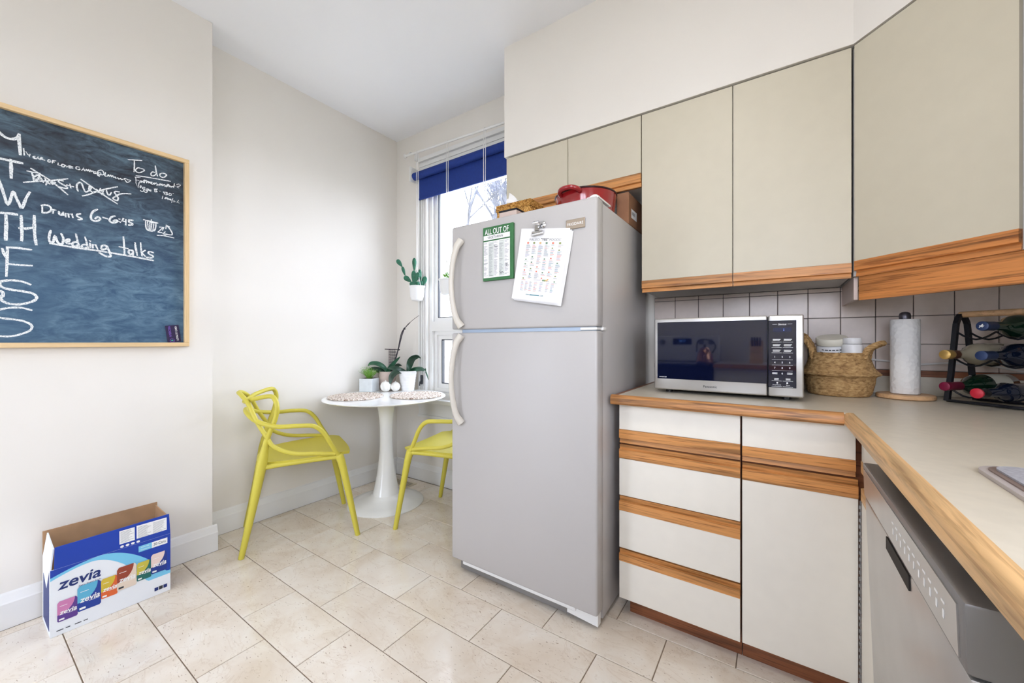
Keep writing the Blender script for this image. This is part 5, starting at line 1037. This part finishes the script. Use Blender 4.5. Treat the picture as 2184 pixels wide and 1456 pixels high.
# wine rack, set across the corner
RL, RD = Vector((0.72, -0.69, 0)).normalized(), Vector((0.69, 0.72, 0)).normalized(); R0 = Vector((0.512, 2.052, ZK))
rk = thing('wine_rack', 'black metal wine rack with a wooden carrying bar in the corner', 'wine rack', (R0.x, R0.y, ZK))
def rp(l, d, z): return tuple(R0+RL*l+RD*d+Vector((0, 0, z)))
def flatbar(pts, w_, t_):
    """flat bar in the plane spanned by RD and Z"""
    b = MB(); n_ = len(pts)
    for e in range(n_-1):
        (l0, d0, z0), (l1, d1, z1) = pts[e], pts[e+1]; dx, dz = d1-d0, z1-z0; ln = math.hypot(dx, dz); ox, oz = -dz/ln*t_/2, dx/ln*t_/2
        vs = []
        for l_ in (l0-w_/2, l0+w_/2):
            for (dd, zz) in ((d0-ox, z0-oz), (d1-ox, z1-oz), (d1+ox, z1+oz), (d0+ox, z0+oz)): vs.append(rp(l_, dd, zz))
        b.add(vs, [(0,1,2,3), (7,6,5,4), (0,4,5,1), (1,5,6,2), (2,6,7,3), (3,7,4,0)])
    return b
for l_ in (0.0, 0.31):
    flatbar([(l_, 0.000, 0.004), (l_, 0.020, 0.10), (l_, 0.040, 0.245), (l_, 0.046, 0.285), (l_, 0.060, 0.312), (l_, 0.072, 0.318), (l_, 0.084, 0.312), (l_, 0.100, 0.285), (l_, 0.106, 0.245), (l_, 0.124, 0.10), (l_, 0.144, 0.004)], 0.014, 0.012).build('end_frame', M['black'], rk)
for d, z in ((0.0, 0.006), (0.144, 0.006)): MB().tube([rp(0, d, z), rp(0.31, d, z)], 0.005, 8).build('long_bar', M['black'], rk, smooth=True)
MB().tube([rp(-0.004, 0.072, 0.317), rp(0.314, 0.072, 0.317)], 0.011, 16).build('carry_bar', M['beech'], rk, smooth=True)
for z, dd in ((0.049, 0.008), (0.158, 0.028), (0.252, 0.041)):
    for d in (dd, 0.144-dd):
        pts = []
        for k in range(3):
            for a in range(7): u = a/6; pts.append(rp(0.006+0.0993*(k+u), d, z-0.026*math.sin(PI*u)))
        MB().tube(pts, 0.0032, 6).build('wire_cradle', M['black'], rk, smooth=True)
# bottles
def bottle(l_, z, d0, label, glassm, capm, ringm, labm, cap_len=0.06, R=0.038, tilt=0.0, ln=0.30):
    p = Vector(rp(l_, d0, z)); d = (RD+Vector((0, 0, tilt))).normalized(); t = thing('wine_bottle', label, 'bottle', (p.x, p.y, p.z-R), group='wine bottles in the rack')
    def L(prof, nm, m): MB().lathe(prof, axis=(p, d), n=28).build(nm, m, t, smooth=40)
    L([(0.0135, cap_len), (0.0145, 0.085), (0.020, 0.105), (0.031, 0.125), (R, 0.150), (R, ln-0.006), (R-0.005, ln)], 'bottle_glass', M[glassm])
    L([(0.0125, 0.0), (0.0148, 0.001), (0.0152, 0.016), (0.0140, 0.018), (0.0148, cap_len), (0.0140, cap_len+0.001)], 'capsule', M[capm])
    if ringm: rl2 = 0.006 if ringm == 'red_cap' else 0.027; L([(0.0128, -0.0009), (0.0158, 0.0008), (0.0160, rl2), (0.0152, rl2+0.002)], 'capsule_ring', M[ringm])
    if labm:
        b = MB(); q = d.to_track_quat('Z', 'Y'); n_ = 14
        b.grid(lambda u, v: tuple(p+q @ Vector(((R+0.0006)*math.cos(-1.9+3.9*u+labm[1]), (R+0.0006)*math.sin(-1.9+3.9*u+labm[1]), 0.175+0.085*v))), n_, 1); b.build('bottle_label', M[labm[0]], t, smooth=True)
bottle(0.0556, 0.174, -0.108, 'white wine bottle with a gold and brown capsule in the rack', 'bottle_clear', 'brown_foil', 'gold_foil', ('wlabel', 0.0), 0.055)
bottle(0.155, 0.174, -0.126, 'dark bottle with a slate blue capsule in the middle of the rack', 'bottle_blue', 'blue_foil', None, ('wlabel', 0.4), 0.05)
bottle(0.0556, 0.065, -0.110, 'green wine bottle with a maroon capsule, lowest in the rack', 'bottle_green', 'maroon_foil', None, ('wlabel', 1.2), 0.07)
bottle(0.155, 0.055, -0.146, 'dark bottle with a bright red cap lying low in the rack', 'bottle_blue', 'blackpl', 'red_cap', None, 0.04, R=0.028)
bottle(0.155, 0.268, -0.122, 'dark green bottle lying on top of the rack under the bar', 'bottle_green', 'blue_foil', None, ('wlabel2', 0.8), 0.05)
pe = Vector(rp(0.155, -0.1236, 0.268)); b = MB()      # pale animal emblem on the top capsule
em = [(-8, -5), (-5, -1), (-7, 3), (-3, 2), (0, 5), (3, 8), (5, 6), (3, 4), (4, 1), (8, 2), (6, -2), (3, -2), (2, -7), (0, -3), (-3, -3), (-5, -7)]
b.add([pe+RL*(a*0.00085)+Vector((0, 0, c*0.00085)) for a, c in em], [tuple(range(len(em)))])
top_b = [o for o in C.objects if o.get('label', '').startswith('dark green bottle lying on top')][0]
b.build('capsule_emblem', M['white'], top_b)
# drying mat
mt = thing('drying_mat', 'grey felt drying mat with a raised taupe rim on the worktop', 'mat', (0.45, 0.80, 0.9305))
def rr(x0, x1, y0, y1, r, n_=8):
    o = []
    for cx, cy, a0 in ((x1-r, y1-r, 0), (x0+r, y1-r, PI/2), (x0+r, y0+r, PI), (x1-r, y0+r, 1.5*PI)):
        for k in range(n_+1): a = a0+k*PI/2/n_; o.append((cx+r*math.cos(a), cy+r*math.sin(a)))
    return o
MB().prism(rr(0.281, 0.66, 0.55, 1.020, 0.045), lambda a, c, t_: (a, c, 0.9305+0.006*t_)).build('mat_base', M['mat_edge'], mt, smooth=30)
MB().prism(rr(0.291, 0.65, 0.56, 1.012, 0.040), lambda a, c, t_: (a, c, 0.9366+0.002*t_)).build('mat_rim', M['felt_rim'], mt, smooth=30)
MB().prism(rr(0.299, 0.642, 0.568, 1.004, 0.034), lambda a, c, t_: (a, c, 0.9387+0.003*t_)).build('felt_pad', M['felt'], mt, smooth=30)
cdp = spline([(0.30, 2.236, 1.078), (0.40, 2.236, 1.066), (0.47, 2.236, 1.056), (0.56, 2.236, 1.064), (0.66, 2.236, 1.060), (0.76, 2.236, 1.038), (0.85, 2.236, 1.030)], 6)
tag(MB().tube(cdp, 0.0042, 8).build('power_cord', M['cord'], smooth=True), 'thin white cord running along the backsplash tiles', 'cord')

# ================================================================== DISHWASHER (door ajar)
dw = thing('dishwasher', 'stainless steel dishwasher under the worktop with its door ajar', 'dishwasher', (0.5, 0.97, 0))
y0, y1 = 0.662, 1.292
MB().box(0.262, 0.86, y0+0.004, y1-0.004, 0.085, 0.860).build('tub_body', M['steel_dark'], dw)
tl = 0.034
def dx(x, z): return x+(0.85-z)*tl
def dpanel(xa, xb, ya, yb, za, zb, r=0.004):
    b = MB().rbox(xa, xb, ya, yb, za, zb, r); b.v = [(dx(x, z), y, z) for x, y, z in b.v]; return b
dpanel(0.180, 0.238, y0, y1, 0.105, 0.764).build('door_panel', M['steel'], dw, smooth=True)
hd = dpanel(0.178, 0.256, y0, y1, 0.766, 0.850, 0.005).build('control_head', M['steel_dark'], dw, smooth=True)
b = MB().box(0.1765, 0.179, y0+0.018, y1-0.018, 0.775, 0.838); b.v = [(dx(x, z), y, z) for x, y, z in b.v]; cs_ = b.build('control_strip', M['steel'], hd)
b = MB()
for k in range(11):
    ya = 0.72+0.026*k; b.box(dx(0.1758, 0.81), dx(0.1764, 0.81), ya, ya+0.012, 0.814, 0.817); b.box(dx(0.1758, 0.80), dx(0.1764, 0.80), ya+0.003, ya+0.008, 0.795, 0.806)
b.build('button_marks', M['white'], cs_)
MB().box(dx(0.1775, 0.75), dx(0.1800, 0.75), 0.90, 1.06, 0.738, 0.762).build('pocket_handle', M['dark'], dw)
for y in (0.77, 0.84): MB().rbox(0.206, 0.226, y, y+0.022, 0.8503, 0.856, 0.002).build('door_clip', M['white'], dw)
MB().box(0.30, 0.32, y0+0.01, y1-0.01, 0.0, 0.085).build('toe_plate', M['blackpl'], dw)

# ================================================================== OPPOSITE SIDE (seen mirrored in the microwave door)
sv = thing('cooker', 'white electric cooker mirrored in the microwave door', 'cooker', (-0.90, -1.12, 0))
MB().rbox(-1.28, -0.52, -1.40, -0.80, 0.02, 0.905, 0.006).build('cooker_body', M['blackpl'], sv); MB().rbox(-1.28, -0.52, -1.41, -0.78, 0.906, 0.922, 0.004).build('hob_top', M['mwglass'], sv)
bg = MB().rbox(-1.28, -0.52, -1.42, -1.345, 0.923, 1.215, 0.010).build('backguard', M['trim'], sv)
MB().rbox(-1.00, -0.80, -1.3445, -1.340, 1.115, 1.185, 0.002).build('clock_panel', M['mwglass'], bg)
b = MB(); text(b, '12:45', (-0.90, -1.3390, 1.158), (-1,0,0), Z, h=0.022, off=0.0); b.build('clock_digits', emis('clock_blue', (0.1, 0.3, 1, 1), 3), bg)
for x in (-1.22, -1.12, -0.70, -0.60): MB().lathe([(0.030, 0), (0.028, 0.018), (0.012, 0.020), (0.010, 0.030), (0, 0.030)], axis=((x, -1.3445, 1.145), (0, 1, 0)), n=20).build('control_knob', M['steel_dark'], bg, smooth=True)
kt = thing('kettle', 'copper toned steel kettle standing on the mirrored cooker', 'kettle', (-0.62, -1.02, 0.923))
MB().lathe([(0.0, 0), (0.080, 0.0), (0.085, 0.01), (0.070, 0.09), (0.045, 0.15), (0.030, 0.165), (0.0, 0.17)], (-0.62, -1.02, 0.923), 32).build('kettle_body', P('copper_steel', (214, 160, 128), 0.2, 0.9), kt, smooth=True)
MB().lathe([(0.012, 0), (0.016, 0.02), (0.0, 0.03)], (-0.62, -1.02, 1.093), 16).build('lid_knob', M['blackpl'], kt, smooth=True)
MB().tube(spline([(-0.55, -1.02, 1.03), (-0.52, -1.02, 1.10), (-0.56, -1.02, 1.16), (-0.68, -1.02, 1.16), (-0.70, -1.02, 1.04)], 6), 0.007, 8).build('kettle_handle', M['blackpl'], kt, smooth=True)
ou = thing('base_cabinet', 'white oak edged base cabinet opposite, mirrored in the microwave', 'cabinet', (-0.02, -1.1, 0))
MB().box(-0.515, 0.24, -1.44, -0.84, 0.085, 0.890).build('carcass', M['white_lam'], ou); MB().box(-0.515, 0.24, -1.455, -0.82, 0.892, 0.930).build('worktop', M['counter'], ou); MB().box(-0.515, 0.24, -0.8195, -0.800, 0.890, 0.931).build('oak_edging', M['oakx'], ou); MB().box(-0.515, 0.24, -1.44, -0.90, 0.0, 0.0845).build('plinth', M['oakd'], ou)
kb = thing('knife_block', 'pale wooden knife block mirrored in the microwave door', 'knife block', (-0.16, -1.15, 0.931))
MB().prism([(-1.26, 0.931), (-1.04, 0.931), (-1.04, 0.98), (-1.16, 1.16), (-1.26, 1.12)], lambda a, z, t_: (-0.22+0.11*t_, a, z)).build('block', M['beech'], kb)
for k in range(4): MB().tube([(-0.20+0.022*k, -1.13, 1.10), (-0.20+0.022*k, -1.07, 1.19)], 0.008, 8).build('knife_handle', M['blackpl'], kb, smooth=True)

# unseen ceiling lamp, added as fill light for the kitchen
def fill_lamp(x, y, label):
    t = thing('added_ceiling_lamp', label, 'lamp', (x, y, 2.80))
    MB().lathe([(0.17, 0.0), (0.18, 0.01), (0.18, 0.040), (0.0, 0.040)], (x, y, 2.858), 40).build('fill_lamp_base', M['trim'], t, smooth=40)
    MB().lathe([(0.0, 0.0), (0.09, 0.006), (0.15, 0.028), (0.165, 0.052)], (x, y, 2.805), 40).build('fill_lamp_diffuser', emis('fill_lamp_glow', (1.0, 0.94, 0.87, 1), FILL_LAMP), t, smooth=40)
fill_lamp(-0.30, 0.30, 'unseen round white ceiling lamp added to brighten the kitchen')
